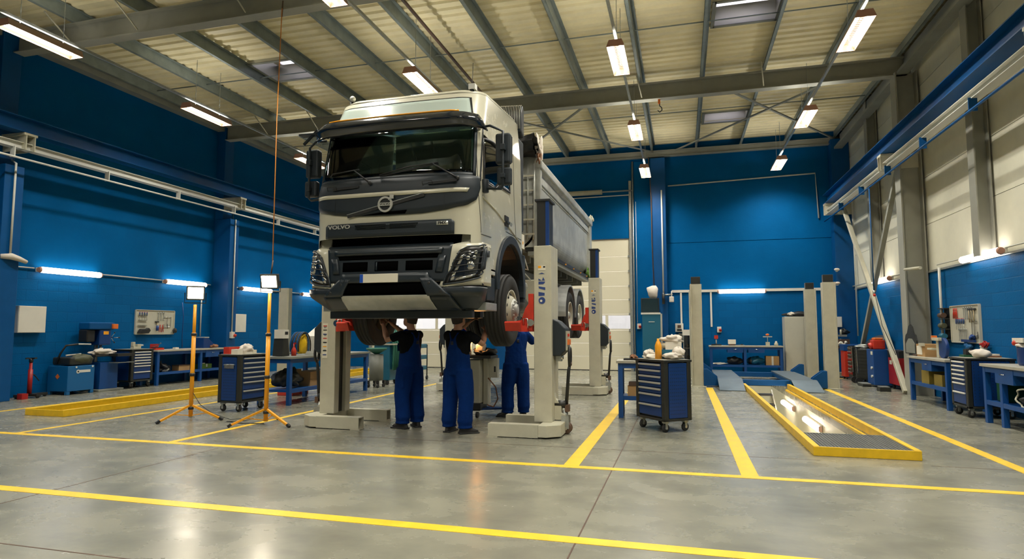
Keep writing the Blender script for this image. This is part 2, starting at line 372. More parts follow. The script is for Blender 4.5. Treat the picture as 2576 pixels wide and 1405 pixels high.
# ceiling: corrugated deck, purlins, beams, sag rods, wind bracing
PX=[-13.95,-12.3,-10.6,-8.95,-7.25,-5.65,-4.05,-2.48,-.90,.65,2.15,3.6,5.15]
SKY=[(.80,2.12,12.95,14.0),(.80,2.12,19.75,20.75),(-10.52,-9.25,12.93,14.05)]
def deck():
    mb=MB(); per=.28; xs=[XL-.2]+[s for t in SKY for s in t[:2]]+[XR+.2]; xs=sorted(set(xs))
    prof=[(0,0),(.09,0),(.12,.045),(.22,.045),(.25,0)]
    for a,b in zip(xs,xs[1:]):
        cx=(a+b)/2; cuts=[t for t in SKY if t[0]<cx<t[1]]
        k=0; y=YF-.2; ys=[]
        while y<YB+.3:
            for p in prof: ys.append((y+p[0],p[1]))
            y+=per
        for (ya,za),(yb,zb) in zip(ys,ys[1:]):
            m=(ya+yb)/2
            if any(t[2]<m<t[3] for t in cuts): continue
            mb.add([(a,ya,ZR+za),(b,ya,ZR+za),(b,yb,ZR+zb),(a,yb,ZR+zb)],[(0,1,2,3)],'deck_cream')
            if abs(zb-za)<1e-6: mb.add([(a,ya,ZR+.16),(b,ya,ZR+.16),(b,yb+.03,ZR+.16),(a,yb+.03,ZR+.16)],[(0,1,2,3)],'steel_grey')
    return mb
ce=struct(deck(),'ceiling')
for x in PX:
    mb=MB(); mb.box(x-.004,x+.004,YF,YB-.03,8.0,8.27,'purlin_grey'); mb.box(x-.075,x,YF,YB-.03,8.0,8.008,'purlin_grey'); mb.box(x,x+.075,YF,YB-.03,8.262,8.27,'purlin_grey'); mb.box(x-.075,x-.068,YF,YB-.03,8.0,8.03,'purlin_grey')
    build(mb,'purlin',ce)
def ibeam(y,z0=7.55,z1=8.0,w=.24):
    mb=MB(); x0,x1=XL+.3,XR-.1
    mb.box(x0,x1,y-w/2,y+w/2,z0,z0+.02,'beam_grey'); mb.box(x0,x1,y-w/2,y+w/2,z1-.02,z1,'beam_grey'); mb.box(x0,x1,y-.01,y+.01,z0+.02,z1-.02,'beam_grey')
    for s in (x0,x1-1.1):   # haunch ends
        pass
    return mb
for y in (9.8,16.3,3.3,-3.2): build(ibeam(y),'roof_beam',ce)
build(ibeam(22.7,7.78,8.0,.2),'roof_beam',ce)
for x in (-12.4,-10.6,-8.0,-5.2,-.9,2.1):
    for y in (9.8,16.3):
        mb=MB().tube([(x-.1,y-.62,8.02),(x,y-.13,7.6)],.016,'cream_paint',6); build(mb,'fly_brace',ce)
for y in (13.45,19.05,6.6,0): build(MB().tube([(XL+.2,y,8.12),(XR-.1,y,8.12)],.014,'purlin_grey',6),'sag_rod',ce)
for p,q in (((.85,16.45,7.95),(5.1,22.6,7.95)),((-.1,22.5,7.93),(4.4,16.45,7.93)),((-6.2,16.45,7.95),(-.9,22.6,7.95)),((-6.3,22.5,7.93),(-2.,16.45,7.93))):
    build(MB().bar(p,q,.06,.04,'steel_grey'),'wind_brace',ce)
for y0,y1 in ((9.8,22.9),): pass
build(MB().tube([(-5.08,YF,7.86),(-5.08,16.2,7.86)],.035,'brown',8),'roof_pipe',ce)
for n,(x0,x1,y0,y1) in enumerate(SKY):
    w=sgrp('window_%d'%(n+1),((x0+x1)/2,(y0+y1)/2,ZR)); mb=MB(); t=.05
    for a in ((x0-t,x0,y0-t,y1+t),(x1,x1+t,y0-t,y1+t),(x0,x1,y0-t,y0),(x0,x1,y1,y1+t)): mb.box(*a,ZR-.03,ZR+.42,'alu_bright')
    for a in ((x0-t,x0+.03,y0-t,y1+t),(x1-.03,x1+t,y0-t,y1+t),(x0,x1,y0-t,y0+.03),(x0,x1,y1-.03,y1+t)): mb.box(*a,ZR-.05,ZR-.03,'steel_grey')
    build(mb,'window_frame',w)
    i=.22; mb=MB().loft([[(x0,y0,ZR+.42),(x1,y0,ZR+.42),(x1,y1,ZR+.42),(x0,y1,ZR+.42)],[(x0+i,y0+i,ZR+.58),(x1-i,y0+i,ZR+.58),(x1-i,y1-i,ZR+.58),(x0+i,y1-i,ZR+.58)]],'glass_sky',False,False)
    mb.add([(x0+i,y0+i,ZR+.58),(x1-i,y0+i,ZR+.58),(x1-i,y1-i,ZR+.58),(x0+i,y1-i,ZR+.58)],[(0,1,2,3)],'glass_sky'); build(mb,'window_pane',w)
# sectional doors
def secdoor(n,x0,x1,zt):
    d=sgrp('door_%d'%n,((x0+x1)/2,YB,0)); h=zt/8
    wz=(1.48,2.07)
    zs=[0.02,.52,1.0,1.48,2.07,2.6,3.1,3.65,4.2,4.86]
    for a,b in zip(zs,zs[1:]):
        if (a,b)==wz:
            mb=MB(); mb.box(x0,x1,YB+.06,YB+.1,a+.004,a+.05,'door_cream'); mb.box(x0,x1,YB+.06,YB+.1,b-.05,b-.004,'door_cream')
            k=5
            for i in range(k+1): xx=x0+(x1-x0)*i/k; mb.box(max(x0,xx-.05),min(x1,xx+.05),YB+.06,YB+.1,a+.05,b-.05,'door_cream')
            build(mb,'door_panel',d); build(MB().box(x0,x1,YB+.075,YB+.085,a+.05,b-.05,'glass_clear'),'window_pane',d)
        else: build(MB().box(x0,x1,YB+.06,YB+.1,a+.004,b-.004,'door_cream'),'door_panel',d,bev=.004)
    mb=MB(); mb.box(x0-.06,x0+.03,YB-.06,YB+.06,0,zt+.1,'galv'); mb.box(x1-.03,x1+.06,YB-.06,YB+.06,0,7.,'galv')
    for z in zs[1:-1]: mb.box(x1-.1,x1-.02,YB+.02,YB+.06,z-.04,z+.04,'galv')
    build(mb,'door_rail',d); build(MB().box(x0,x1,YB+.05,YB+.09,0,.025,'black'),'door_seal',d)
    build(MB().tube([(x0-.1,YB-.12,6.62),(x1+.1,YB-.12,6.62)],.03,'galv',8),'door_shaft',d)
    build(MB().cyl((x0+.8,YB-.12,6.62),(x1-1.,YB-.12,6.62),.09,'cream_paint',14),'spring_drum',d)
    mb=MB()
    for x in (x0,x1): mb.box(x-.03,x+.03,YB-2.6,YB-.05,6.45,6.5,'galv')
    return d
secdoor(1,*D1); secdoor(2,*D2)
# outside: yard with facade seen through the door panes
mb=MB(); mb.box(-60,40,YB+.3,70,-.25,-.02,'floor_concrete'); struct(mb,'ground')
mb=MB(); mb.box(-30,14,44,46,0,9,'white_paint')
o=build(mb,'warehouse',None,loc=(-8,44,0)); tag(o,'pale warehouse standing outside, seen through the panes of the back doors','building')

# crane runways
def runway(xb,xp,name,label,s):
    t=thing(name,label,'crane rail',(xb,10,5.7))
    mb=MB(); mb.box(xb-.15,xb+.15,YF,22.5,5.98,6.0,'frame_blue'); mb.box(xb-.15,xb+.15,YF,22.5,5.68,5.70,'frame_blue'); mb.box(xb-.012,xb+.012,YF,22.5,5.70,5.98,'frame_blue')
    build(mb,'runway_beam',t); build(MB().box(xb-.03,xb+.03,YF,22.5,6.0,6.04,'steel_grey'),'rail',t)
    mb=MB()
    mb.box(xp-.02,xp+.02,YF,22.5,5.32,5.45,'conduit_white'); mb.box(xp-.09,xp+.09,YF,22.5,5.445,5.455,'conduit_white'); mb.box(xp-.09,xp+.09,YF,22.5,5.315,5.325,'conduit_white')
    build(mb,'busbar',t)
    build(MB().tube([(xp+s*.12,YF,5.1),(xp+s*.12,22.4,5.1)],.022,'conduit_white' if s>0 else 'frame_blue',8),'cable_tube',t)
    y=YF+1
    while y<22.3:
        build(MB().box(min(xp,xp+s*.13),max(xp,xp+s*.13),y-.01,y+.01,5.1,5.33,'conduit_white' if s>0 else 'frame_blue'),'hanger',t); y+=2.2
    for y in (-3.3,3.2,9.7,16.35,22.3):
        mb=MB(); x0,x1=(XL+.05,xb+.16) if s>0 else (xb-.16,XR-.02)
        mb.box(x0,x1,y-.14,y+.14,5.62,5.67,'cream_paint'); mb.box(x0,x1,y-.1,y-.08,5.3,5.62,'cream_paint'); mb.box(x0,x1,y+.08,y+.1,5.3,5.62,'cream_paint')
        build(mb,'bracket',t)
    return t
runway(-13.5,-13.48,'crane_runway','blue crane runway beam with pale busbar along the left wall',1)
runway(4.8,4.78,'crane_runway','blue crane runway beam with pale busbar along the right wall',-1)
# ================================================================ LAMPS
def area(name,parent,loc,rot,sx,sy,w,spread=180,col=WARM):
    l=bpy.data.lights.new(name,'AREA'); l.shape='RECTANGLE'; l.size=sx; l.size_y=sy; l.energy=w; l.color=col; l.spread=R(spread)
    o=bpy.data.objects.new(name,l); C.objects.link(o); o.parent=parent; o.location=loc; o.rotation_euler=rot; return o
def ceiling_lamp():
    t=thing('ceiling_light','x','ceiling light')
    L_=1.38; prof=[(-.17,-.0),(-.12,.13),(.12,.13),(.17,0),(.162,-.002),(.112,.12),(-.112,.12),(-.162,-.002)]
    mb=MB()
    for s in(-1,1): mb.prism([(s*.17,0),(s*.12,.13),(s*.055,.13),(s*.055,.12),(s*.112,.12),(s*.162,-.002)],'y',-L_/2,L_/2,'lamp_inner_glow_tint')
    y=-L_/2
    while y<L_/2: mb.box(-.055,.055,y,min(y+.035,L_/2),.12,.13,'lamp_inner_glow_tint'); y+=.07  # slotted top made up so that light reaches the ceiling
    build(mb,'lamp_housing',t)
    for s in(-1,1):
        mb=MB().prism([(-.17,0),(-.12,.13),(.12,.13),(.17,0)],'y',s*L_/2-.004 if s>0 else -L_/2-.004,s*L_/2+.004 if s>0 else -L_/2+.004,'lamp_rim_glow_tint'); build(mb,'end_cap',t)
        build(MB().prism([(s*.08+.028*math.cos(2*PI*k/8),.08+.028*math.sin(2*PI*k/8)) for k in range(8)],'y',-L_/2+.03,L_/2-.03,'tube_ceiling'),'lamp_tube',t)
    for s in(-1,1): area('tube_light',t,(s*.08,0,.046),(0,0,0),.056,L_-.08,20,140)
    area('added_uplight',t,(0,0,.142),(PI,0,0),.1,L_-.06,6.5,160)  # added uplight, brightens the roof deck
    for s in(-.4,.4): build(MB().cyl((0,s,.07),(0,s,1.3),.006,'galv',6),'hanger',t)
    return t
proto=ceiling_lamp(); first=True
rows={-11.35:([8.33,12.48,16.97,21.4],'along the left wall'),-5.33:([7.95,12.05,16.6,21.1],'over the truck cab row'),-1.1:([7.35,11.97,16.6,21.03],'just right of the truck'),3.12:([7.35,12.0,16.65,21.15],'over the service pit')}
pos=['nearest','second','third','farthest']
for x,(ys,d) in rows.items():
    for i,y in enumerate(ys+[2.8,-1.7]):
        lab=('%s twin tube light of the hanging row %s'%(pos[i],d)) if i<4 else 'twin tube light behind the viewpoint in the hanging row '+d
        if first: proto.location=(x,y,6.8); proto['label']=lab; proto['group']='hanging twin tube lights'; first=False
        else: dup(proto,(x,y,6.8),0,lab,'hanging twin tube lights')
    t=MB().box(-.025,.025,-14.5,14.5,.0,.05,'galv')
    single(t,'lighting_trunking','thin grey lighting trunking '+d,'conduit',(x,7.9,7.02),'lighting trunking')
def wall_lamp(L_=1.6,src=[None]):
    t=thing('wall_light','x','wall light')
    build(MB().box(-.05,.0,-L_/2,L_/2,-.05,.05,'white_paint'),'lamp_housing',t,bev=.01)
    r=.068
    mb=MB().tube([(.05,-L_/2+.04,0),(.05,-L_/2+.07,0),(.05,L_/2-.07,0),(.05,L_/2-.04,0)],[r*.8,r,r,r*.8],'tube_wall',12); build(mb,'diffuser',t)
    for s in(-1,1): build(MB().tube([(.045,s*(L_/2-.045),0),(.045,s*(L_/2),0)],[r*1.02,r*.8],'lamp_rim_glow_tint',12),'end_cap',t)
    return t
wl0=wall_lamp(); first=True
for (x,y,z,rz,lab) in [(-14.22,11.45,2.87,0,'nearest glowing tube light on the left blue wall'),(-14.22,15.03,2.87,0,'tube light on the left wall behind the left floodlight stand'),
  (-14.22,18.2,2.87,0,'tube light on the left wall beside the middle floodlight head'),(-14.22,21.6,2.87,0,'tube light on the left wall almost hidden by the truck bumper'),
  (5.42,13.3,2.87,PI,'large glowing tube light on the right wall above the pegboard'),(5.42,19.3,2.87,PI,'smaller tube light on the right wall behind the diagonal brace'),(2.02,22.82,2.83,-PI/2,'tube light on the back blue wall above the workbench')]:
    if first: wl0.location=(x,y,z); wl0.rotation_euler=(0,0,rz); wl0['label']=lab; wl0['group']='wall tube lights'; first=False
    else: dup(wl0,(x,y,z),rz,lab,'wall tube lights')
# pit lights
def pit_lamp():
    t=thing('pit_light','x','pit light'); build(MB().box(-.05,0,-.72,.72,-.07,.07,'white_paint'),'lamp_housing',t,bev=.01)
    build(MB().tube([(-.06,-.7,0),(-.06,-.67,0),(-.06,.67,0),(-.06,.7,0)],[.05,.065,.065,.05],'tube_pit',10),'diffuser',t)
    build(MB().box(-.075,-.01,-.74,-.69,-.05,.05,'tube_pink'),'end_cap',t); return t
a=pit_lamp(); a.location=(2.55,13.85,-.40); a['label']='nearer glowing light on the pale wall inside the service pit'; a['group']='service pit lights'
dup(a,(2.55,16.85,-.38),0,'farther glowing light on the pale wall inside the service pit')

# ---------------------------------------------------------------- floodlight stands
def flood(label,loc,rz,hrz,tilt,z,cable=True):
    t=thing('floodlight_stand',label,'floodlight',(0,0,0))
    zc=z
    mb=MB(); mb.tube([(0,0,.06),(0,0,1.45)],.034,'lamp_yellow',12); build(mb,'pole',t)
    build(MB().tube([(0,0,1.2),(0,0,z-.2)],.026,'lamp_yellow',12),'inner_pole',t)
    for zz in (.2,.75,1.42): build(MB().tube([(0,0,zz-.025),(0,0,zz+.025)],.045,'black_metal',12),'collar',t)
    for k in range(3):
        a=rz+k*2*PI/3; c,s=math.cos(a),math.sin(a)
        mb=MB().bar((c*.03,s*.03,.24),(c*.52,s*.52,.03),.035,.03,'lamp_yellow'); lg=build(mb,'leg',t)
        build(MB().bar((c*.5,s*.5,.045),(c*.55,s*.55,.012),.042,.04,'black'),'foot',lg)
        build(MB().bar((c*.03,s*.03,.08),(c*.27,s*.27,.12),.02,.012,'lamp_yellow'),'strut',t)
    H=Vector((0,0,z)); M=Matrix.Translation(H)@Matrix.Rotation(hrz,4,'Z')@Matrix.Rotation(tilt,4,'X')
    mb=MB().box(-.125,.125,-.02,.08,-.1,.1,'black_metal'); mb.box(-.14,.14,-.045,-.02,-.12,.12,'cart_dark')
    for i in range(6): mb.box(-.11+i*.04,-.1+i*.04,.08,.11,-.09,.09,'black_metal')
    mb.xf(M); hd=build(mb,'lamp_head',t,bev=.006)
    build(MB().box(-.115,.115,-.052,-.04,-.092,.092,'flood_light').xf(M),'lamp_glass',hd)
    M2=Matrix.Translation(H)@Matrix.Rotation(hrz,4,'Z')
    mb=MB().tube([(-.16,.02,0),(-.16,.02,-.17),(.16,.02,-.17),(.16,.02,0)],.009,'black_metal',6,smooth=False).xf(M2); build(mb,'bracket',t)
    t.location=loc; return t
flood('yellow tripod floodlight at left, lower lamp head, in front of the left workbench',(-7.93,8.62,0),.2,.75,.12,2.12)
flood('yellow tripod floodlight beside the truck, hung from an orange cable',(-6.38,8.5,0),-2.35,.25,.3,2.28)
mb=MB().tube([(-6.38,8.52,2.4),(-6.385,8.56,2.62)],.012,'brown',6); 
mb.tube([(-6.39,8.56,2.62),(-6.8,9.1,5.2),(-7.18,9.66,7.56)],.0085,'orange_wire',6); mb.tube([(-7.18,9.66,7.4),(-7.18,9.68,7.72)],.014,'brown',6)
single(mb.xf(Matrix.Translation((6.385,-8.54,-2.4))),'hanging_cable','long orange cable hanging from the front roof beam to the floodlight','cable',(-6.385,8.54,2.4))
pts=[(-7.9,8.62,.45),(-7.82,8.7,.25),(-7.6,8.75,.1),(-7.3,8.8,.012),(-7.0,9.0,.01),(-6.95,8.75,.01),(-7.2,8.6,.01),(-6.9,8.5,.01),(-6.45,8.55,.01)]
single(MB().tube([(p[0]+7.3,p[1]-8.8,p[2]) for p in pts],.006,'black',6),'power_cable','black cable lying on the floor between the two yellow floodlight stands','cable',(-7.3,8.8,0))

# ---------------------------------------------------------------- conduits
def pipe(label,pts,r=.016,m='conduit_white',name='conduit_pipe',n=8):
    o=Vector(pts[0]); return single(MB().tube([Vector(p)-o for p in pts],r,m,n),name,label,'pipe',tuple(o))
xw=-14.26
pipe('horizontal white conduit linking the tube lights of the left wall',[(xw,7.,2.92),(xw,9.4,2.92)])
for i,(a,b,l) in enumerate([(9.9,10.62,'left end of the first tube light'),(12.28,14.2,'gap between first and second tube light'),(15.85,16.1,'short piece left of the blue column'),(16.65,17.35,'piece right of the blue column'),(19.05,20.75,'piece right of the third tube light')]):
    pipe('thin white conduit on the left wall, '+l,[(xw,a,2.9),(xw,b,2.9)])
pipe('white conduit rising on the front of the first left wall column',[(-13.67,9.66,3.05),(-13.67,9.66,5.05),(-13.8,9.66,5.12)],.022)
pipe('white conduit down the left wall to the white electrical cabinet',[(xw,9.98,7.4),(xw,9.98,2.0)],.022)
pipe('white conduit dropping to the left workbench from the second wall light',[(xw,15.75,2.9),(xw,15.75,1.3)],.02)
pipe('white conduit down the front of the second left wall column to a red socket',[(-13.67,16.42,5.0),(-13.67,16.42,1.42)],.02)
pipe('thin dark pipe beside the second left wall column',[(xw,17.0,5.3),(xw,17.0,1.3)],.009,'steel_grey')
pipe('white conduit down the pilaster right of the roller door',[(-.62,22.49,6.5),(-.62,22.49,2.5)],.028)
pipe('orange brown hose hanging down the pilaster to the cloth bag',[(-1.05,22.3,7.7),(-.98,22.4,6.2),(-.98,22.4,4.6),(-.93,22.42,3.0)],.016,'brown')
pipe('thin white conduit on the pilaster next to the roller door',[(-1.56,22.83,6.2),(-1.56,22.83,1.75)],.01)
pipe('white conduit across the back wall with a drop at the right end',[(-.4,22.86,6.72),(4.52,22.86,6.86),(4.58,22.86,5.3)],.025)
pipe('thin white pipe across the top of the left back door',[(-6.3,22.8,6.42),(-1.8,22.8,6.46)],.02)
pipe('white conduit down the right wall next to the pegboard',[(5.42,15.35,2.85),(5.42,15.35,1.2)],.028)
pipe('white conduit in the far right corner of the hall',[(5.44,22.1,6.5),(5.44,22.1,1.3)],.025)
pipe('pipe bridging the right wall main column at lamp height',[(4.95,15.0,2.82),(4.95,15.95,2.87)],.035,'cream_paint')
pipe('thin white conduit on the right wall behind the brace',[(5.44,17.4,2.92),(5.44,22.6,2.92)],.02)
pipe('thin white conduit on the right wall above the benches',[(5.44,10.5,2.92),(5.44,15.5,2.92)],.014)
pipe('brown door post with conduits right of the roller door',[(-1.66,22.8,7.7),(-1.66,22.8,.0)],.03,'galv')
pipe('blue air hose hanging from the right crane runway',[(4.66,17.3,5.1),(4.66,17.3,2.45)],.014,'frame_blue')
pipe('thin black cable hanging down past the diagonal brace',[(4.68,17.3,2.4),(4.75,17.1,1.6),(4.9,16.7,.9)],.008,'black')
mb=MB().cyl((0,0,-.06),(0,0,.06),.03,'chrome',8); mb.ball((0,-.03,-.06),.035,'red_paint',8,6); single(mb,'hose_coupling','small chrome and red coupling on the hanging blue hose','coupling',(4.66,17.3,2.42))
# cable trunking on back wall
mb=MB().box(0,5.6,-.05,0,-.045,.045,'white_paint'); single(mb,'cable_trunking','white cable trunking across the back wall at lamp height','conduit',(-.34,22.9,2.87))
for x,z0,l in ((-.02,1.72,'left'),(1.0,1.6,'right')):
    single(MB().box(-.03,.03,-.04,0,0,2.82-z0,'white_paint'),'cable_trunking','thin vertical trunking drop, %s one of the two on the back wall'%l,'conduit',(x,22.9,z0))
def fan(loc,label):
    mb=MB().ball((0,0,.02),(.09,.07,.05),'cloth_white',12,8); mb.box(-.03,.03,-.02,.08,-.05,.0,'white_paint'); return single(mb,'camera',label,'camera',loc)
fan((4.95,22.32,4.05-.6),'white dome camera on the column at the back right corner, upper one'); fan((4.95,22.32,3.0),'white dome camera on the column at the back right corner, lower one')
mb=MB().tube([(-.1,-.22,.03),(-.02,-.05,.04),(.0,.1,.0),(.0,.25,-.05)],[.05,.07,.055,.04],'cloth_white',10); single(mb,'junction_cover','white wrapped junction at the left wall conduit','cover',(-13.62,9.72,3.0))
# electrical boxes
def ebox(label,cat,loc,w,h,axis,m='white_paint',name='electrical_cabinet',d=.14):
    t=thing(name,label,cat,loc)
    s=1 if loc[0]<0 else -1
    if axis=='x': build(MB().box(0 if s>0 else -d,d if s>0 else 0,-w/2,w/2,-h/2,h/2,m),'body',t,loc=(0,0,0) and None)
    return t
def wallbox(name,label,cat,c,w,h,d,face,m,bev=.006):
    t=thing(name,label,cat,c); x,y,z=c
    if face=='+x': b=(x,x+d,y-w/2,y+w/2); dd=(x+d,x+d+.008,y-w/2+.01,y+w/2-.01)
    elif face=='-x': b=(x-d,x,y-w/2,y+w/2); dd=(x-d-.008,x-d,y-w/2+.01,y+w/2-.01)
    else: b=(x-w/2,x+w/2,y-d,y); dd=(x-w/2+.01,x+w/2-.01,y-d-.008,y-d)
    build(MB().box(*b,z-h/2,z+h/2,m),'body',t,bev=bev); build(MB().box(*dd,z-h/2+.01,z+h/2-.01,m),'door',t); return t
wallbox('electrical_cabinet','white wall cabinet on the left wall above the red jack stand','cabinet',(-14.3,10.56,1.73),.62,.6,.16,'+x','white_paint')
single(MB().box(0,.012,-.29,.29,-.3,.3,'white_paint'),'notice_board','blank white sheet on the left wall right of the second column','notice',(-14.3,17.55,1.72),bev=.002)
def socket(loc,label,dx=1,red=True):
    t=thing('wall_socket',label,'socket',loc); x,y,z=loc
    if dx==0: build(MB().box(x-.07,x+.07,y-.09,y,z-.1,z+.1,'white_paint'),'body',t,bev=.008); build(MB().cyl((x+.02,y-.09,z),(x+.04,y-.15,z-.03),.045,'red_paint',12),'plug',t)
    else: build(MB().box(min(x,x+dx*.09),max(x,x+dx*.09),y-.07,y+.07,z-.1,z+.1,'white_paint'),'body',t,bev=.008); build(MB().cyl((x+dx*.09,y+.03,z),(x+dx*.15,y+.06,z-.03),.045,'red_paint',12),'plug',t)
    return t
socket((-13.7,16.42,1.33),'white and red wall socket on the second left wall column')
socket((-1.5,22.83,1.62),'white and red socket right of the roller door',0); socket((1.25,22.9,1.5),'white and red socket above the left end of the back bench',0)
t=thing('control_box','white switch box with red buttons on the back wall','switch box',(-.1,22.9,1.55))
build(MB().box(-.24,.04,22.78,22.9,1.42,1.72,'white_paint'),'body',t,bev=.01); build(MB().box(-.18,-.02,22.765,22.78,1.46,1.52,'black'),'panel',t); build(MB().box(-.16,-.04,22.765,22.78,1.56,1.66,'brown'),'button',t)
single(MB().box(-.07,.07,-.1,0,-.17,.17,'steel_grey').box(-.05,.05,-.12,-.1,-.12,0,'white_paint'),'wall_phone','small grey socket box under the white switch box','socket',(-.06,22.9,1.2))
wallbox('electrical_cabinet','small white box on the right column by the tyre equipment','cabinet',(4.85,22.42,1.75),.36,.34,.14,'-y','white_paint')
# roof hook
mb=MB().tube([(0,0,.12),(0,0,.02),(.05,0,-.03),(.06,0,-.1),(.0,0,-.15),(-.05,0,-.1)],.014,'black',6); mb.box(-.04,.02,-.03,.03,.08,.2,'orange_p'); single(mb,'hoist_hook','small black and orange hook hanging under the roof beam','hook',(-.45,16.3,7.36))
# ================================================================ DUMP TRUCK (raised on the column lift)
TX=-3.80
class Surf:
    def __init__(s,prm,bulge=.05): s.p=prm; s.b=bulge     # list of (z,w,yf,R), ascending z
    def at(s,z):
        p=s.p
        if z<=p[0][0]: return p[0][1:]
        for a,b in zip(p,p[1:]):
            if z<=b[0]:
                t=(z-a[0])/(b[0]-a[0]); return tuple(a[i]+(b[i]-a[i])*t for i in(1,2,3))
        return p[-1][1:]
    def P(s,u,z):
        w,yf,r=s.at(z); a=w-r; g=1 if u>=0 else -1; k=abs(u)
        if k<=a: x,y=k,yf
        elif k<=a+PI*r/2: t=(k-a)/r; x=a+r*math.sin(t); y=yf+r-r*math.cos(t)
        else: x=w; y=yf+r+(k-a-PI*r/2)
        if y<yf+r: y+=s.b*((x/w)**2)*(1-(y-yf)/r)
        return Vector((TX+g*x,y,z))
    def N(s,u,z):
        e=.004; a=s.P(u+e,z)-s.P(u-e,z); b=s.P(u,z+e)-s.P(u,z-e); n=a.cross(b).normalized()
        return n if True else n
    def su(s,y,z,g=1):
        w,yf,r=s.at(z); return g*((w-r)+PI*r/2+(y-yf-r))
    def xu(s,x,z):
        w,yf,r=s.at(z); a=w-r
        if abs(x)<=a: return x
        return math.copysign(a+r*math.asin(min(1,(abs(x)-a)/r)),x)
def rs(pl,n):
    d=[0]
    for a,b in zip(pl,pl[1:]): d.append(d[-1]+math.hypot(b[0]-a[0],b[1]-a[1]))
    out=[]
    for i in range(n+1):
        t=d[-1]*i/n; k=0
        while k<len(d)-2 and d[k+1]<t: k+=1
        f=(t-d[k])/max(1e-9,d[k+1]-d[k]); f=min(1,max(0,f)); out.append((pl[k][0]+(pl[k+1][0]-pl[k][0])*f,pl[k][1]+(pl[k+1][1]-pl[k][1])*f))
    return out
def patch(mb,S,bot,top,o0,o1,m,nu=24,nv=4):
    B=rs(bot,nu); T=rs(top,nu); out=[];inn=[]
    for i in range(nu+1):
        for j in range(nv+1):
            u=B[i][0]+(T[i][0]-B[i][0])*j/nv; z=B[i][1]+(T[i][1]-B[i][1])*j/nv
            p=S.P(u,z); n=S.N(u,z); out.append(p+n*o1); inn.append(p+n*o0)
    K=nv+1; k=len(out); fs=[(i*K+j,(i+1)*K+j,(i+1)*K+j+1,i*K+j+1) for i in range(nu) for j in range(nv)]
    mb.add(out+inn,fs+[[a+k for a in f][::-1] for f in fs],m,True)
    ed=[]
    for i in range(nu): ed+=[(i*K,(i+1)*K),((i+1)*K+nv,i*K+nv)]
    for j in range(nv): ed+=[(j+1,j),(nu*K+j,nu*K+j+1)]
    o=len(mb.v)-2*k; mi=mb.mi(m)
    for a,b in ed: mb.f.append([a+o,b+o,b+k+o,a+k+o]); mb.m.append(mi); mb.s.append(False)
    return mb
CAB=Surf([(2.35,1.22,7.50,.32),(3.42,1.22,7.50,.32),(3.52,1.215,7.53,.32),(4.35,1.20,7.72,.32),(4.50,1.18,7.80,.34),(4.84,1.145,7.97,.34)])
LOW=Surf([(1.77,1.13,7.72,.28),(1.94,1.27,7.45,.30),(1.98,1.29,7.42,.30),(2.06,1.30,7.43,.30),(2.07,1.265,7.46,.30),(2.60,1.25,7.50,.30),(2.70,1.20,7.62,.30)])
truck=thing('dump_truck','light beige dump truck raised high on mobile column lifts in the middle of the hall','truck',(TX,12.5,1.29))
T=truck
sy=lambda u:(u,-u)
# --- cab shell with openings
def cab_shell():
    mb=MB(); du=.04; YR=9.98
    zs=[2.35+.05*i for i in range(50)]+[4.84]
    U=[]; n=60
    w,yf,r=CAB.at(3); umax=w-r+PI*r/2+(YR-yf-r); nu=int(umax/du); us=[umax*i/nu for i in range(-nu,nu+1)]
    def tilt(p): return Vector((p.x,p.y,p.z+max(0,p.y-8.0)*.085*min(1,max(0,(p.z-4.4)/.44))))
    def pt(u,z):
        w,yf,r=CAB.at(z); um=w-r+PI*r/2+(YR-yf-r); return tilt(CAB.P(u/umax*um,z))
    g={}
    def vid(i,j):
        if (i,j) not in g: g[(i,j)]=len(vs); vs.append(pt(us[i],zs[j]))
        return g[(i,j)]
    vs=[];fs=[]
    for i in range(len(us)-1):
        for j in range(len(zs)-1):
            c=pt((us[i]+us[i+1])/2,(zs[j]+zs[j+1])/2); x=abs(c.x-TX); y,z=c.y,c.z; u=abs(us[i]+us[i+1])/2
            if u<1.16 and 3.58<z<4.30: continue                     # windscreen
            if x>1.1 and 7.95<y<9.2 and 3.66<z<4.2: continue        # side windows
            if x>1.0 and (y-9.26)**2+(z-2.13)**2<.74**2: continue      # wheel arch
            if x>1.0 and y>9.75 and z<2.6: continue
            if y<8.0 and x<1.12 and z<2.74: continue
            fs.append([vid(i,j),vid(i+1,j),vid(i+1,j+1),vid(i,j+1)])
    mb.add(vs,fs,'truck_paint',True)
    # roof: rings closed around
    def ring(z,w,yf,r,yr,k=10):
        pts=[]
        for (cx,cy,a0) in ((w-r,yf+r,-PI/2),(w-.12,yr-.12,0),(-(w-.12),yr-.12,PI/2),(-(w-r),yf+r,PI)):
            rr=r if cy<9 else .12
            for q in range(k+1):
                a=a0+PI/2*q/k; pts.append(Vector((TX+cx+rr*math.cos(a),cy+rr*math.sin(a)+(CAB.b*((cx+rr*math.cos(a))/w)**2*(1 if cy<9 else 0)*(max(0,-math.sin(a)))),z)))
        return pts
    rg=[[tilt(p) for p in q] for q in (ring(4.84,1.145,7.97,.34,YR),ring(4.91,1.11,8.05,.34,YR-.02),ring(4.96,1.05,8.19,.34,YR-.05),ring(4.995,.94,8.42,.33,YR-.12),ring(5.01,.66,8.8,.3,YR-.3))]
    mb.loft(rg,'truck_paint',True,True)
    # rear wall and floor
    mb.box(TX-1.12,TX+1.12,YR-.02,YR+.0,2.6,4.98,'truck_paint'); mb.box(TX-1.18,TX+1.18,7.9,YR-.05,2.98,3.02,'black')
    return mb
build(cab_shell(),'cab_shell',T)
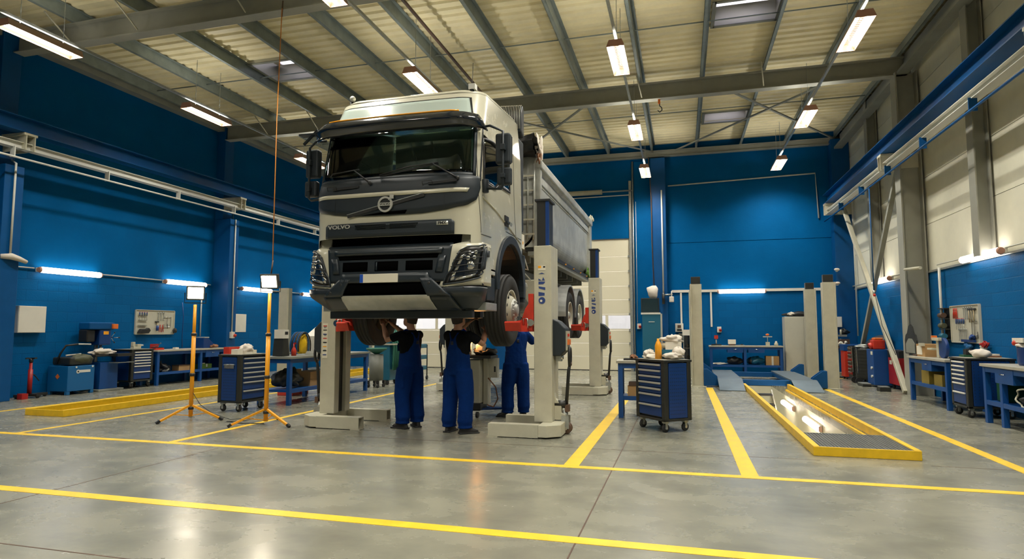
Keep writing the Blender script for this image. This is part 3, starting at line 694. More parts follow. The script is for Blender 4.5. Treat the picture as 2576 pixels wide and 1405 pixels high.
# windscreen + black frame
def frame(S,B,Tp,i,m,nu=30):
    """picture-frame patch: outer polylines B/Tp, inset i"""
    mb=MB(); (u0,z0),(u1,z1)=B[0],B[-1]; 
    patch(mb,S,B,[(u,z+i) for u,z in B],.0,.012,m,nu,1); patch(mb,S,[(u,z-i) for u,z in Tp],Tp,.0,.012,m,nu,1)
    patch(mb,S,[B[0],(B[0][0]+i,B[0][1])],[Tp[0],(Tp[0][0]+i,Tp[0][1])],.0,.013,m,2,8); patch(mb,S,[(B[-1][0]-i,B[-1][1]),B[-1]],[(Tp[-1][0]-i,Tp[-1][1]),Tp[-1]],.0,.013,m,2,8)
    return mb
WB=[(-1.22,3.54),(1.22,3.54)]; WT=[(-1.18,4.33),(1.18,4.33)]
build(frame(CAB,WB,WT,.05,'plastic_dark'),'windscreen_frame',T)
build(patch(MB(),CAB,[(-1.2,3.56),(1.2,3.56)],[(-1.16,4.31),(1.16,4.31)],.002,.006,'glass_green',40,8),'windscreen',T)
# A pillar dark trims
for g in(-1,1):
    mb=MB(); patch(mb,CAB,[(g*1.31,3.5),(g*1.335,3.5)],[(g*1.28,4.3),(g*1.305,4.3)],.0,.012,'plastic_dark',2,10); build(mb,'pillar_trim',T)
    # side window
    sb=[(CAB.su(7.90,3.5,g),3.50),(CAB.su(8.45,3.5,g),3.52),(CAB.su(8.62,3.6,g),3.62),(CAB.su(9.25,3.62,g),3.64)]
    st=[(CAB.su(7.90,4.12,g),4.14),(CAB.su(8.3,4.2,g),4.22),(CAB.su(8.9,4.24,g),4.25),(CAB.su(9.25,4.22,g),4.22)]
    if g<0: sb=sb[::-1]; st=st[::-1]
    build(patch(MB(),CAB,sb,st,.002,.006,'glass_side',16,5),'side_window',T)
    mb=MB()
    for (pl,pt_) in ((sb,[(u,z+.035) for u,z in sb]),([(u,z-.03) for u,z in st],st)): patch(mb,CAB,pl,pt_,.0,.014,'black',16,1)
    for k in (0,-1): 
        d=.03*(1 if k==0 else -1); patch(mb,CAB,sorted([sb[k],(sb[k][0]+d,sb[k][1])]),sorted([st[k],(st[k][0]+d,st[k][1])]),.0,.014,'black',1,5)
    build(mb,'window_seal',T)
    # door seams and swage line
    for y0,z0,y1,z1 in ((7.8,2.8,7.78,4.3),(9.62,2.95,9.5,4.35),(7.8,2.78,8.25,2.80),(9.0,3.0,9.95,3.0)):
        ua,ub=CAB.su(y0,z0,g),CAB.su(y1,z1,g)
        n=10; mb=MB()
        for q in range(n):
            a=(ua+(ub-ua)*q/n,z0+(z1-z0)*q/n); b=(ua+(ub-ua)*(q+1)/n,z0+(z1-z0)*(q+1)/n)
            pa=CAB.P(*a); pb=CAB.P(*b); mb.bar(pa,pb,.008,.008,'black')
        build(mb,'door_seam',T)
    mb=MB(); pa=[CAB.P(CAB.su(y,z,g),z)+Vector((g*.004,0,0)) for y,z in ((7.85,3.30),(8.5,3.22),(9.2,3.08),(9.9,2.93))]; mb.tube(pa,.012,'truck_paint',6); build(mb,'swage_line',T)
    mb=MB(); c=CAB.P(CAB.su(9.03,3.15,g),3.15); mb.box(min(c.x,c.x+g*.02),max(c.x,c.x+g*.02),c.y-.11,c.y+.09,3.08,3.24,'black'); mb.box(min(c.x+g*.02,c.x+g*.045),max(c.x+g*.02,c.x+g*.045),c.y-.08,c.y+.06,3.12,3.16,'plastic_dark'); build(mb,'door_handle',T,bev=.005)
    # wheel arch trim
    arc=[(9.26+r_*math.cos(t),2.13+r_*math.sin(t)) for r_,rng in ((.83,range(0,25)),(.70,range(24,-1,-1))) for t in [R(-8+ (184-(-8))*k/24) for k in rng]]
    x0,x1=sorted((TX+g*1.17,TX+g*1.262)); build(MB().prism(arc,'x',x0,x1,'plastic_dark'),'wheel_arch',T,bev=.01)
    arc=[(9.26+r_*math.cos(t),2.10+r_*math.sin(t)) for r_,rng in ((.74,range(0,19)),(.71,range(18,-1,-1))) for t in [R(180*k/18) for k in rng]]
    x0,x1=sorted((TX+g*.72,TX+g*1.2)); build(MB().prism(arc,'x',x0,x1,'black'),'wheel_arch_liner',T)
    mb=MB(); x0,x1=sorted((TX+g*1.0,TX+g*1.25)); mb.box(x0,x1,9.99,10.1,1.95,2.75,'plastic_dark'); build(mb,'mud_flap',T,bev=.01)
    # steps behind bumper
    x0,x1=sorted((TX+g*.95,TX+g*1.25))
    build(MB().box(x0,x1,7.98,8.36,2.26,2.32,'truck_paint'),'step_cover',T,bev=.01)
    build(MB().box(x0,x1-.0,7.98,8.34,1.9,2.22,'plastic_dark'),'step_box',T,bev=.01)
    build(MB().box(x0,x1,7.95,8.44,1.76,1.87,'galv'),'step_plate',T,bev=.008)
# louvred air intake behind the cab roof at the driver side
prof=[(-.16,-.26),(-.16,.10),(-.06,.24),(.10,.30),(.22,.26),(.22,-.26)]
M=Matrix.Translation((TX+.99,10.15,5.14))@Matrix.Rotation(R(8),4,'Z')
build(MB().prism(prof,'x',-.22,.20,'plastic_dark').xf(M),'air_intake',T,bev=.03)
lv=MB()
for k in range(13):
    x=-.18+k*.029; lv.tube([(x,-.175,-.2),(x,-.18,.0),(x,-.165,.11),(x,-.075,.235),(x,.08,.30)],.008,'alu_bright',6)
build(lv.xf(M),'intake_louvre',T)
build(MB().box(TX+.9,TX+1.15,10.05,10.4,3.2,4.8,'plastic_dark'),'intake_duct',T,bev=.03)
# dark hood panel, strip, grille
hb=[(-1.33,3.40),(-1.25,3.23),(-1.1,3.14),(-.82,3.08),(-.5,3.045),(0,3.035),(.5,3.045),(.82,3.08),(1.1,3.14),(1.25,3.23),(1.33,3.40)]
ht=[(-1.30,3.55),(1.30,3.55)]
HOOD=patch(MB(),CAB,hb,ht,.0,.016,'plastic_dark',60,6); build(HOOD,'hood_panel',T)
build(patch(MB(),CAB,[(-1.16,3.315),(-.6,3.305),(.6,3.305),(1.10,3.315)],[(-1.16,3.365),(-.6,3.36),(.6,3.36),(1.13,3.37)],.016,.026,'truck_paint',40,1),'hood_strip',T)
mb=MB(); p=[CAB.P(x,z)+Vector((0,-.03,0)) for x,z in ((-.62,3.06),(0,3.185),(.5,3.30))]
mb.bar(p[0]+Vector((0,0,.012)),p[2]+Vector((0,0,.012)),.012,.008,'galv'); mb.bar(p[0]+Vector((.01,.0,-.012)),p[2]+Vector((.03,.0,-.012)),.012,.04,'black_metal'); build(mb,'badge_bar',T)
for x in(-.82,.80): build(MB().bar(CAB.P(x,3.10)-Vector((0,.017,0)),CAB.P(x,3.3)-Vector((0,.017,0)),.005,.004,'black'),'panel_gap',T)
build(patch(MB(),CAB,[(-.40,3.05),(.25,3.05)],[(-.1,3.085),(.28,3.10)],.016,.02,'opening_shade',10,1),'hood_slot_shade',T)
lg=MB(); c=(TX-.03,7.46,3.185); 
ring=[];n=32
for k in range(n+1):
    a=2*PI*k/n; ring.append((c[0]+.092*math.cos(a),c[1],c[2]+.092*math.sin(a)))
lg.lathe([(.108,.0),(.108,-.022),(.082,-.022),(.082,0.)],(c[0],c[1]+.01,c[2]),'y','alu_bright',32,False); lg.lathe([(.0001,.0),(.083,.0)],(c[0],c[1]+.004,c[2]),'y','black',32,False)
lg.box(c[0]-.09,c[0]+.09,c[1]-.014,c[1]-.006,c[2]-.022,c[2]+.022,'alu_bright')
lo=build(lg,'badge',T)
m2=MB(); a=Vector((c[0]+.075,c[1]-.01,c[2]+.075)); m2.cb(a+Vector((.022,0,.022)),(.055,.014,.055),'alu_bright'); m2.bar(a-Vector((.02,0,.02)),a+Vector((.02,0,.02)),.02,.012,'alu_bright'); build(m2,'arrow',lo)
build(put(text_mesh('VOLVO',.036,.002,'black',(1.25,1)),(c[0],c[1]-.0155,c[2]),(1,0,0),(0,0,1)),'badge_text',lo)
gb=[(-.96,2.755),(.94,2.755)]; gt=[(-.96,2.92),(-.93,2.95),(.90,2.95),(.94,2.92)]
build(patch(MB(),CAB,gb,gt,.0,.02,'plastic_dark',40,4),'grille_panel',T)
mb=MB(); patch(mb,CAB,[(-.46,2.855),(-.03,2.855)],[(-.50,2.92),(-.03,2.92)],.02,.023,'opening_shade',8,1); patch(mb,CAB,[(.03,2.855),(.40,2.855)],[(.03,2.92),(.44,2.92)],.02,.023,'opening_shade',8,1); build(mb,'grille_slot_shade',T)  # dark patches on the panel paint the shade of the slots
mb=MB()
for k in range(4):
    patch(mb,CAB,[(-.49,2.862+k*.014),(.43,2.862+k*.014)],[(-.49,2.867+k*.014),(.43,2.867+k*.014)],.023,.027,'plastic_dark',10,1)
build(mb,'grille_mesh',T)
def ctext(x,z,txt,s,m,fs=(1.3,1),name='lettering',S=CAB,off=.028):
    p=S.P(x,z)+S.N(x,z)*off; return build(put(text_mesh(txt,s,.004,m,fs),p,(S.P(x+.05,z)-S.P(x-.05,z)),(0,0,1)),name,T)
ctext(-.74,2.905,'VOLVO',.072,'alu_bright',(1.45,1))
mb=MB(); patch(mb,CAB,[(.70,2.875),(.86,2.875)],[(.70,2.925),(.86,2.925)],.02,.028,'alu_bright',4,1); build(mb,'model_badge',T); ctext(.78,2.9,'FMX',.05,'black',(1.15,1),'badge_text',CAB,.03)
p=CAB.P(CAB.su(9.3,3.16,1),3.16); build(put(text_mesh('500',.075,.002,'galv'),p+Vector((.004,0,0)),(0,1,0),(0,0,1)),'lettering',T)
# cowl details: grab recesses and wiper bases
for x in(-.75,.68):
    mb=MB(); a=CAB.P(x,3.44)-Vector((0,.03,0)); mb.tube([a+Vector((-.18,0,-.02)),a+Vector((-.18,-.03,.03)),a+Vector((-.04,-.03,.03)),a+Vector((-.04,0,-.02))],.006,'black',6,smooth=False); mb.bar(a+Vector((-.1,0,.0)),a+Vector((.3,0,.02)),.02,.03,'black'); build(mb,'grab_handle',T)
for (bx,tx,tz) in ((-.28,-.55,3.70),(.98,.62,3.72)):
    mb=MB(); b=CAB.P(bx,3.50)-Vector((0,.04,0)); e=CAB.P(tx,tz)-Vector((0,.05,0)); mb.tube([b,b+(e-b)*.45,e],[.016,.012,.008],'black',6)
    e0=CAB.P(tx-.78,tz-.11-(.03 if tx<0 else .0))-Vector((0,.028,0)); e1=CAB.P(tx+.06,tz+.02)-Vector((0,.028,0)); md=CAB.P(tx-.35,tz-.02)-Vector((0,.04,0))
    mb.tube([e0,md,e1],.008,'black',6); mb.bar(e0+Vector((0,.012,-.01)),e1+Vector((0,.012,-.01)),.006,.02,'black'); mb.ball(b,(.03,.03,.03),'black',8,6); build(mb,'wiper',T)
# sun visor
VIS=Surf([(4.20,1.31,7.52,.36),(4.30,1.29,7.42,.36),(4.40,1.23,7.47,.36),(4.47,1.12,7.66,.36)])
build(patch(MB(),VIS,[(-1.46,4.20),(1.46,4.20)],[(-1.26,4.47),(1.26,4.47)],-.02,.0,'gloss_dark',60,8),'sun_visor',T)
mb=MB(); 
pts=[VIS.P(x,4.42)+Vector((0,-.012,.005)) for x in [-.98+1.96*k/16 for k in range(17)]]; mb.tube(pts,.016,'amber',8); build(mb,'marker_strip',T)
for g in(-1,1):
    mb=MB().bar((TX+g*1.2,7.66,4.36),(TX+g*1.2,7.9,4.34),.03,.05,'black'); build(mb,'visor_bracket',T)
# roof sign panel
rb=[(-1.06,4.46),(1.06,4.46)]; rt=[(-.98,4.735),(.98,4.735)]
build(patch(MB(),CAB,[(-1.09,4.45),(1.09,4.45)],[(-1.01,4.76),(1.01,4.76)],.0,.012,'gloss_dark',40,6),'sign_frame',T)
build(patch(MB(),CAB,rb,rt,.012,.02,'sign_panel',40,6),'sign_panel',T)
for g in(-1,1):
    mb=MB(); (mb.ball((TX-.94,8.12,4.98),(.045,.045,.045),'conduit_white',12,8) if g<0 else mb.box(TX+.92,TX+1.02,8.1,8.2,4.93,5.01,'conduit_white')); mb.cyl((TX+g*.96,8.14,4.82),(TX+g*.96,8.14,4.94),.035,'black',8); build(mb,'beacon',T)
build(MB().tube([(TX+.93,8.2,4.9),(TX+.93,8.25,5.15),(TX+.92,8.3,5.4)],.005,'black',5),'antenna',T)
# ---- lower front unit
for g in(-1,1):
    mb=MB(); f=lambda pl:[(g*u,z) for u,z in pl] if g>0 else [(-u,z) for u,z in pl][::-1]
    patch(mb,LOW,f([(.76,2.05),(1.1,2.075),(1.75,2.09)]),f([(.90,2.60),(1.1,2.66),(1.75,2.70)]),-.02,.012,'truck_paint',30,10); build(mb,'front_corner_panel',T)
for g in(-1,1):
    mb=MB(); x0,x1=sorted((TX+g*.98,TX+g*1.16)); mb.prism([(7.66,2.6),(7.95,2.62),(7.95,2.78),(7.72,2.78)],'x',x0,x1,'truck_paint'); build(mb,'corner_bracket',T,bev=.01)
build(patch(MB(),LOW,[(-.86,2.13),(.86,2.13)],[(-.92,2.63),(.92,2.63)],-.02,.018,'bumper_dark',40,12),'lower_grille',T)
mb=MB(); patch(mb,LOW,[(-.72,2.44),(.72,2.44)],[(-.74,2.495),(.74,2.495)],.018,.022,'opening_shade',20,1)
for a,b in ((-.66,-.28),(-.17,.17),(.28,.66)): patch(mb,LOW,[(a,2.28),(b,2.28)],[(a,2.41),(b,2.41)],.018,.022,'opening_shade',6,1)
build(mb,'grille_slot_shade',T)  # openings are flat dark patches, their shade painted rather than recessed
mb=MB(); patch(mb,LOW,[(-.78,2.50),(.78,2.50)],[(-.80,2.57),(.80,2.57)],.018,.045,'bumper_dark',20,2); patch(mb,LOW,[(-.80,2.25),(-.70,2.25)],[(-.84,2.46),(-.74,2.46)],.018,.04,'bumper_dark',3,3); patch(mb,LOW,[(.70,2.25),(.80,2.25)],[(.74,2.46),(.84,2.46)],.018,.04,'bumper_dark',3,3)
patch(mb,LOW,[(-.15,2.29),(-.13,2.29)],[(-.15,2.40),(-.13,2.40)],.022,.04,'bumper_dark',1,1); build(mb,'grille_rib',T)
build(MB().box(TX-1.05,TX+1.05,7.72,7.8,2.55,2.78,'opening_shade'),'front_recess_shade',T)
# headlights
for g in(-1,1):
    F=lambda pl:[(g*u,z) for u,z in pl] if g>0 else [(-u,z) for u,z in pl][::-1]
    mb=MB(); patch(mb,LOW,F([(.82,2.08),(1.05,2.11),(1.30,2.18)]),F([(1.0,2.50),(1.12,2.57),(1.40,2.60)]),.012,.02,'black_metal',14,6); 
    h=build(mb,'headlight',T)
    mb=MB(); patch(mb,LOW,F([(.88,2.11),(1.26,2.19)]),F([(1.03,2.49),(1.34,2.56)]),.02,.024,'gloss_dark',10,6); build(mb,'reflector',h)
    mb=MB()
    for (ua,ub,za,zb) in ((.90,.955,2.12,2.25),(.955,1.0,2.26,2.33),(.985,1.03,2.34,2.41),(1.01,1.06,2.42,2.48)): patch(mb,LOW,F([(ua,za),(ub,za+.01)]),F([(ua+.03,zb),(ub+.03,zb+.01)]),.024,.03,'lens',2,2)
    patch(mb,LOW,F([(.95,2.125),(1.22,2.19)]),F([(.96,2.16),(1.23,2.23)]),.024,.03,'lens',5,1)
    for (u,z,r_) in ((1.15,2.33,.062),(1.12,2.43,.032),(1.20,2.44,.032),(1.14,2.50,.028),(1.22,2.51,.028)):
        q=LOW.P(g*u,z)+LOW.N(g*u,z)*.028; mb.ball(q,(r_,r_*.35,r_),'lens',12,8)
    build(mb,'lamp_lens',h)
    mb=MB()
    for k in range(4):
        z=2.24+k*.082; ps=[LOW.P(g*u,z+(u-1)*.15)+LOW.N(g*u,z)*.045 for u in [.88+k*.035+(.46-.01*k)*q/6 for q in range(7)]]; mb.tube(ps,.006,'black',6)
    for pl in ([(.82,2.08),(.86,2.2),(.95,2.3),(.94,2.36),(.98,2.42),(1.02,2.52)],[(1.02,2.52),(1.12,2.58),(1.42,2.61)],[(1.36,2.6),(1.32,2.4),(1.3,2.3),(1.36,2.24),(1.26,2.2)],[(.82,2.08),(1.05,2.105),(1.3,2.18)]):
        ps=[LOW.P(g*u,z)+LOW.N(g*u,z)*.04 for u,z in rs(pl,8)]; mb.tube(ps,.011,'plastic_dark',6)
    patch(mb,LOW,F([(1.30,2.26),(1.39,2.30)]),F([(1.37,2.56),(1.46,2.6)]),.02,.05,'plastic_dark',3,4)
    patch(mb,LOW,F([(1.40,2.46),(1.60,2.48)]),F([(1.43,2.56),(1.62,2.57)]),.014,.035,'plastic_dark',3,2)
    build(mb,'lamp_guard',h)
# bumper
build(patch(MB(),LOW,[(-1.5,1.77),(1.5,1.77)],[(-1.6,2.06),(1.6,2.06)],-.05,.0,'bumper_dark',70,12),'bumper',T)
mb=MB(); L2=Surf([(1.77,1.13,7.70,.28),(1.94,1.26,7.44,.30),(2.00,1.27,7.42,.30),(2.4,1.27,7.44,.30)])
patch(mb,L2,[(-.98,1.78),(.98,1.78)],[(-.92,1.95),(.92,1.95)],.0,.03,'bumper_dark',30,4)
for g in(-1,1):
    F=lambda pl:[(g*u,z) for u,z in pl] if g>0 else [(-u,z) for u,z in pl][::-1]
    patch(mb,L2,F([(.62,1.95),(.92,1.95)]),F([(.50,2.17),(.66,2.17)]),.0,.045,'bumper_dark',6,6)
patch(mb,L2,[(-.66,2.12),(.66,2.12)],[(-.62,2.24),(.62,2.24)],.018,.045,'bumper_dark',20,3); build(mb,'bumper_frame',T)
build(patch(MB(),L2,[(-.70,1.96),(.70,1.96)],[(-.56,2.115),(.56,2.115)],.0,.022,'opening_shade',20,2),'bumper_opening_shade',T)  # dark patch painting the shade of the bumper opening
mb=MB(); patch(mb,L2,[(-.66,1.80),(.66,1.80)],[(-.64,1.965),(.64,1.965)],.03,.045,'alu',20,4); build(mb,'skid_plate',T,bev=.006)
for x,z in ((-1.08,2.04),(1.08,2.04),(-.80,2.00),(.80,2.00),(-.64,2.10),(.64,2.10),(1.38,1.98),(1.42,2.09)):
    p=L2.P(x,z)+L2.N(x,z)*(.0 if abs(x)>1 else .045); mb=MB().lathe([(.022,.004),(.018,-.004),(.010,-.001),(.0001,-.004)],p,'y','black_metal',12); build(mb,'bumper_bolt',T)
mb=MB(); y=7.365; x0=TX-.34; mb.box(x0,x0+.55,y,y+.03,2.12,2.235,'plate_white'); pl=build(mb,'license_plate',T,bev=.004); build(MB().box(x0+.002,x0+.05,y-.002,y,2.122,2.233,'plate_blue'),'plate_band',pl)
build(MB().box(TX-1.08,TX+1.08,7.86,7.96,1.655,1.765,'bumper_dark'),'underrun_bar',T,bev=.01)
for g in(-1,1): build(MB().box(TX+g*.7-.05,TX+g*.7+.05,7.9,8.2,1.7,1.95,'black_metal'),'bar_bracket',T)
# mirrors
for g in(-1,1):
    xm=TX+(1.53 if g>0 else -1.43); mb=MB()
    mb.tube([(TX+g*1.2,7.86,4.27),(TX+g*1.34,7.80,4.26),(xm,7.78,4.16),(xm,7.78,3.6),(xm,7.78,3.42),(xm-g*.03,7.80,3.38),(TX+g*1.22,7.88,3.42)],.018,'plastic_dark',8)
    m_=build(mb,'mirror_arm',T)
    build(MB().box(xm-.12 if g>0 else xm-.09,xm+.09 if g>0 else xm+.12,7.81,7.93,3.73,4.15,'plastic_dark'),'mirror_housing',m_,bev=.03,bseg=3); build(MB().box(xm-.09,xm+.09,7.93,7.935,3.76,4.12,'chrome'),'mirror_glass',m_)
    build(MB().box(xm-.10,xm+.10,7.81,7.92,3.44,3.68,'plastic_dark'),'mirror_housing',m_,bev=.03,bseg=3)
    build(MB().box(xm-.035,xm+.035,7.74,7.84,3.9,3.98,'plastic_dark'),'mirror_clamp',m_,bev=.006); build(MB().box(xm-.03,xm+.03,7.74,7.84,3.52,3.58,'plastic_dark'),'mirror_clamp',m_,bev=.006); build(MB().cyl((TX+g*1.25,7.88,3.36),(TX+g*1.25,7.88,3.54),.05,'plastic_dark',10),'mirror_joint',m_,bev=.006)
    if g<0: build(MB().box(TX-1.5,TX-1.2,7.6,7.72,4.30,4.32,'plastic_dark').bar((TX-1.2,7.62,4.36),(TX-1.45,7.66,4.18),.03,.03,'plastic_dark'),'front_mirror',m_)
# interior
mb=MB(); mb.box(TX-1.1,TX+1.1,7.85,8.35,3.1,3.52,'dash'); mb.prism([(7.8,3.45),(8.4,3.56),(8.45,3.4),(7.9,3.3)],'x',TX+.2,TX+.95,'dash'); build(mb,'dashboard',T,bev=.03)
for x in(-.6,.6):
    mb=MB(); mb.box(TX+x-.26,TX+x+.26,8.7,9.2,3.2,3.38,'seat_grey'); mb.box(TX+x-.25,TX+x+.25,9.15,9.3,3.3,4.0,'seat_grey'); mb.box(TX+x-.14,TX+x+.14,9.17,9.28,4.02,4.2,'seat_grey'); build(mb,'cab_seat',T,bev=.05,bseg=3)
mb=MB(); M=Matrix.Translation((TX+.58,8.42,3.60))@Matrix.Rotation(R(-55),4,'X'); mb.tube([(.22*math.cos(2*PI*k/24),.22*math.sin(2*PI*k/24),0) for k in range(25)],.016,'black',8); mb.tube([(-.21,0,0),(.21,0,0)],.02,'black',6); mb.tube([(0,0,0),(0,0,-.3)],.04,'black',8); build(mb.xf(M),'steering_wheel',T)
# ---- chassis, axles, wheels
mb=MB()
for g in(-1,1): mb.box(TX+g*.42-.04,TX+g*.42+.04,8.3,18.,2.28,2.55,'black_metal')
for y in (10.6,12.4,13.6,17.2,17.9): mb.box(TX-.42,TX+.42,y-.06,y+.06,2.3,2.5,'black_metal')
mb.box(TX-.42,TX+.42,8.35,9.6,2.05,2.95,'black_metal'); mb.box(TX-.5,TX+.5,8.2,8.3,2.1,2.9,'black_metal'); mb.cyl((TX,9.6,2.25),(TX,14.2,2.0),.06,'black_metal',10)
build(mb,'chassis_frame',T)
mb=MB(); mb.box(TX-.75,TX+.75,9.19,9.34,1.68,1.82,'black_metal'); 
for g in(-1,1): mb.box(TX+g*.45-.05,TX+g*.45+.05,8.4,10.1,2.02,2.1,'black_metal'); mb.box(TX+g*.45-.07,TX+g*.45+.07,9.05,9.2,1.8,2.05,'black_metal'); mb.cyl((TX+g*.72,9.3,1.9),(TX+g*.65,9.3,2.4),.05,'black_metal',8)
build(mb,'front_axle',T)
for y in (14.5,15.9):
    mb=MB(); mb.cyl((TX-.62,y,1.83),(TX+.62,y,1.83),.1,'black_metal',12); mb.ball((TX,y,1.86),(.26,.24,.26),'black_metal',14,10); mb.cyl((TX,y-.5,1.9),(TX,y,1.86),.08,'black_metal',10)
    for g in(-1,1): mb.box(TX+g*.5-.06,TX+g*.5+.06,y-.1,y+.1,1.9,2.28,'black_metal')
    build(mb,'rear_axle',T)
def tyre(mb,r,w,xc,m='rubber'):
    prof=[(r*.55,-w/2+.03),(r*.62,-w/2),(r*.8,-w/2-.012),(r*.93,-w/2+.005),(r*.985,-w/2+.03)]
    k=4; t=w-.06
    for i in range(k):
        a=-w/2+.03+t*i/k; prof+=[(r,a+.012),(r,a+t/k-.012),(r-.012,a+t/k-.008),(r-.012,a+t/k+.004)]
    prof+=[(r*.985,w/2-.03),(r*.93,w/2-.005),(r*.8,w/2+.012),(r*.62,w/2),(r*.55,w/2-.03)]
    return mb.lathe(prof,(xc,0,0),'x',m,56)
def rim(mb,g,front,R_=.32):
    # axis along +x outward (mirrored by g); coordinates relative to outer tyre face at x=0
    if front: prof=[(.305,-.26),(.30,-.04),(.318,-.01),(.318,0),(.295,-.01),(.285,-.06),(.27,-.07),(.20,.02),(.175,.03)]
    else: prof=[(.305,-.26),(.30,-.04),(.318,-.01),(.318,0),(.295,-.01),(.285,-.10),(.27,-.17),(.19,-.17),(.17,-.17)]
    mb.lathe([(r_,g*x) for r_,x in prof],(0,0,0),'x','cream_paint',40)
    f=.03 if front else -.17
    mb.lathe([(r_,g*x) for r_,x in [(.175,f),(.172,f+.015),(.10,f+.02),(.09,f+.055 if front else f+.12),(.07,f+.065 if front else f+.15),(.0001,f+.065 if front else f+.15)]],(0,0,0),'x','alu_bright',32)
    for k in range(10):
        a=2*PI*k/10; c,s=math.cos(a)*.138,math.sin(a)*.138; mb.cyl((g*(f+.01),c,s),(g*(f+.04),c,s),.015,'alu_bright',6)
        a+=.3; c,s=math.cos(a)*.238,math.sin(a)*.238; xx=-.02 if front else -.168; mb.ball((g*(xx),c,s),(.012,.026,.026),'black',8,6)
    return mb
def wheel(g,y,front):
    xo=TX+g*1.25; w=.30; q=Matrix.Translation((xo,y,1.80 if front else 1.84))
    tb=MB(); tyre(tb,.56,w,-g*w/2)
    if not front: tyre(tb,.54,w,-g*(w/2+.34))
    wo=build(tb.xf(q),'wheel',T); build(rim(MB(),g,front).xf(q),'rim',wo)
    return wo
for g in(-1,1):
    wheel(g,9.26,True); wheel(g,14.5,False); wheel(g,15.9,False)
    for y in (14.5,15.9):
        arc=[(y+r_*math.cos(t),1.86+r_*math.sin(t)) for r_,rg in ((.70,range(0,21)),(.66,range(20,-1,-1))) for t in [R(-5+190*k/20) for k in rg]]
        x0,x1=sorted((TX+g*.62,TX+g*1.26)); build(MB().prism(arc,'x',x0,x1,'alu'),'mudguard',T)
    # side equipment
    x0,x1=sorted((TX+g*.55,TX+g*1.2))
    build(MB().box(x0,x1,12.3,13.3,1.75,2.5,'alu_bright'),'fuel_tank',T,bev=.08,bseg=4)
    mb=MB(); mb.box(x0,x1,11.4,12.1,1.95,2.45,'cream_paint'); build(mb,'battery_box',T,bev=.02)
    mb=MB(); mb.cyl((TX+g*.9,10.5,1.95),(TX+g*.9,11.2,1.95),.14,'black_metal',14); mb.cyl((TX+g*.9,10.5,2.3),(TX+g*.9,11.2,2.3),.12,'alu',14); build(mb,'air_tank',T)
    mb=MB().tube([(TX+g*1.18,10.3,2.75),(TX+g*1.2,10.5,2.55),(TX+g*1.0,10.7,2.6),(TX+g*1.15,10.9,2.4)],.012,'conduit_white',6); build(mb,'air_line',T)
mb=MB(); mb.box(TX+.5,TX+1.1,10.15,10.5,2.5,3.3,'black_metal'); mb.cyl((TX+.9,10.7,2.6),(TX+.9,10.7,4.3),.07,'alu',12); build(mb,'exhaust_stack',T)
mb=MB(); mb.box(TX+1.0,TX+1.16,10.22,10.4,2.9,3.15,'plate_white'); mb.ball((TX+1.1,10.3,3.0),(.07,.07,.07),'amber',10,8); build(mb,'air_filter_cap',T)
# ---- tipper body
Y0,Y1=11.3,18.1
def sect(y,k=14):
    pts=[(-1.25,4.72),(-1.25,4.55),(-1.19,4.50),(-1.17,3.55)]
    for i in range(k+1):
        a=PI+PI/2*i/k; pts.append((-.72+.45*math.cos(a)*1.0,3.46+.45*math.sin(a)))
    pts+= [(-x,z) for x,z in pts[::-1]]
    inn=[(x*.965,z+.03 if z<3.6 else z) for x,z in pts]
    return [Vector((TX+x,y,z)) for x,z in pts+inn[::-1]]
mb=MB().loft([sect(Y0),sect(Y1)],'tip_paint',False,True); mb.box(TX-1.16,TX+1.16,Y0,Y0+.05,3.05,4.85,'tip_paint'); mb.box(TX-1.14,TX+1.14,Y1-.05,Y1,3.05,4.5,'tip_paint')
tb=build(mb,'tipper_body',T)
for g in(-1,1):
    x0,x1=sorted((TX+g*1.18,TX+g*1.29)); mb=MB().box(x0,x1,Y0-.05,Y1+.05,4.56,4.72,'tip_paint'); build(mb,'top_rail',tb,bev=.02)
    x0,x1=sorted((TX+g*1.15,TX+g*1.215)); build(MB().box(x0,x1,Y0,Y1,4.32,4.50,'tip_paint').box(x0,x1-.02 if g>0 else x1,Y0,Y1,4.26,4.30,'steel_grey'),'upper_rib',tb,bev=.01)
    x0,x1=sorted((TX+g*1.12,TX+g*1.26)); build(MB().box(x0,x1,Y1-.28,Y1+.06,3.0,4.6,'tip_paint'),'corner_post',tb,bev=.02)
    build(MB().box(x0,x1,Y0-.04,Y0+.1,3.0,4.78,'tip_paint'),'corner_post',tb,bev=.02)
    x0,x1=sorted((TX+g*.95,TX+g*1.2)); mb=MB().box(x0,x1,Y0,Y1,2.98,3.06,'black_metal'); mb.box(x0+.05,x1-.02,Y0,Y1,2.9,2.98,'steel_grey'); build(mb,'side_skirt',tb)
    for k in range(6): build(MB().box(min(TX+g*1.2,TX+g*1.22),max(TX+g*1.2,TX+g*1.22),Y0+.6+k*1.1,Y0+.66+k*1.1,3.0,3.03,'amber'),'side_marker',tb)
    mb=MB().blob((TX+g*1.25,Y1+.05,4.78),(.06,.12,.09),'cream_paint',3,.4); build(mb,'tailgate_hinge',tb)
mb=MB()
for g in(-1,1): mb.box(TX+g*.4-.05,TX+g*.4+.05,Y0+.1,Y1,2.6,2.8,'steel_grey')
for y in [Y0+.4+k*.8 for k in range(9)]: mb.box(TX-.95,TX+.95,y-.04,y+.04,2.8,3.0,'steel_grey')
build(mb,'subframe',tb)
mb=MB().cyl((TX,Y0-.2,2.6),(TX,Y0-.2,4.5),.12,'steel_grey',14); mb.cyl((TX,Y0-.2,2.7),(TX,Y0-.2,4.3),.16,'steel_grey',14); build(mb,'tipping_ram',T)
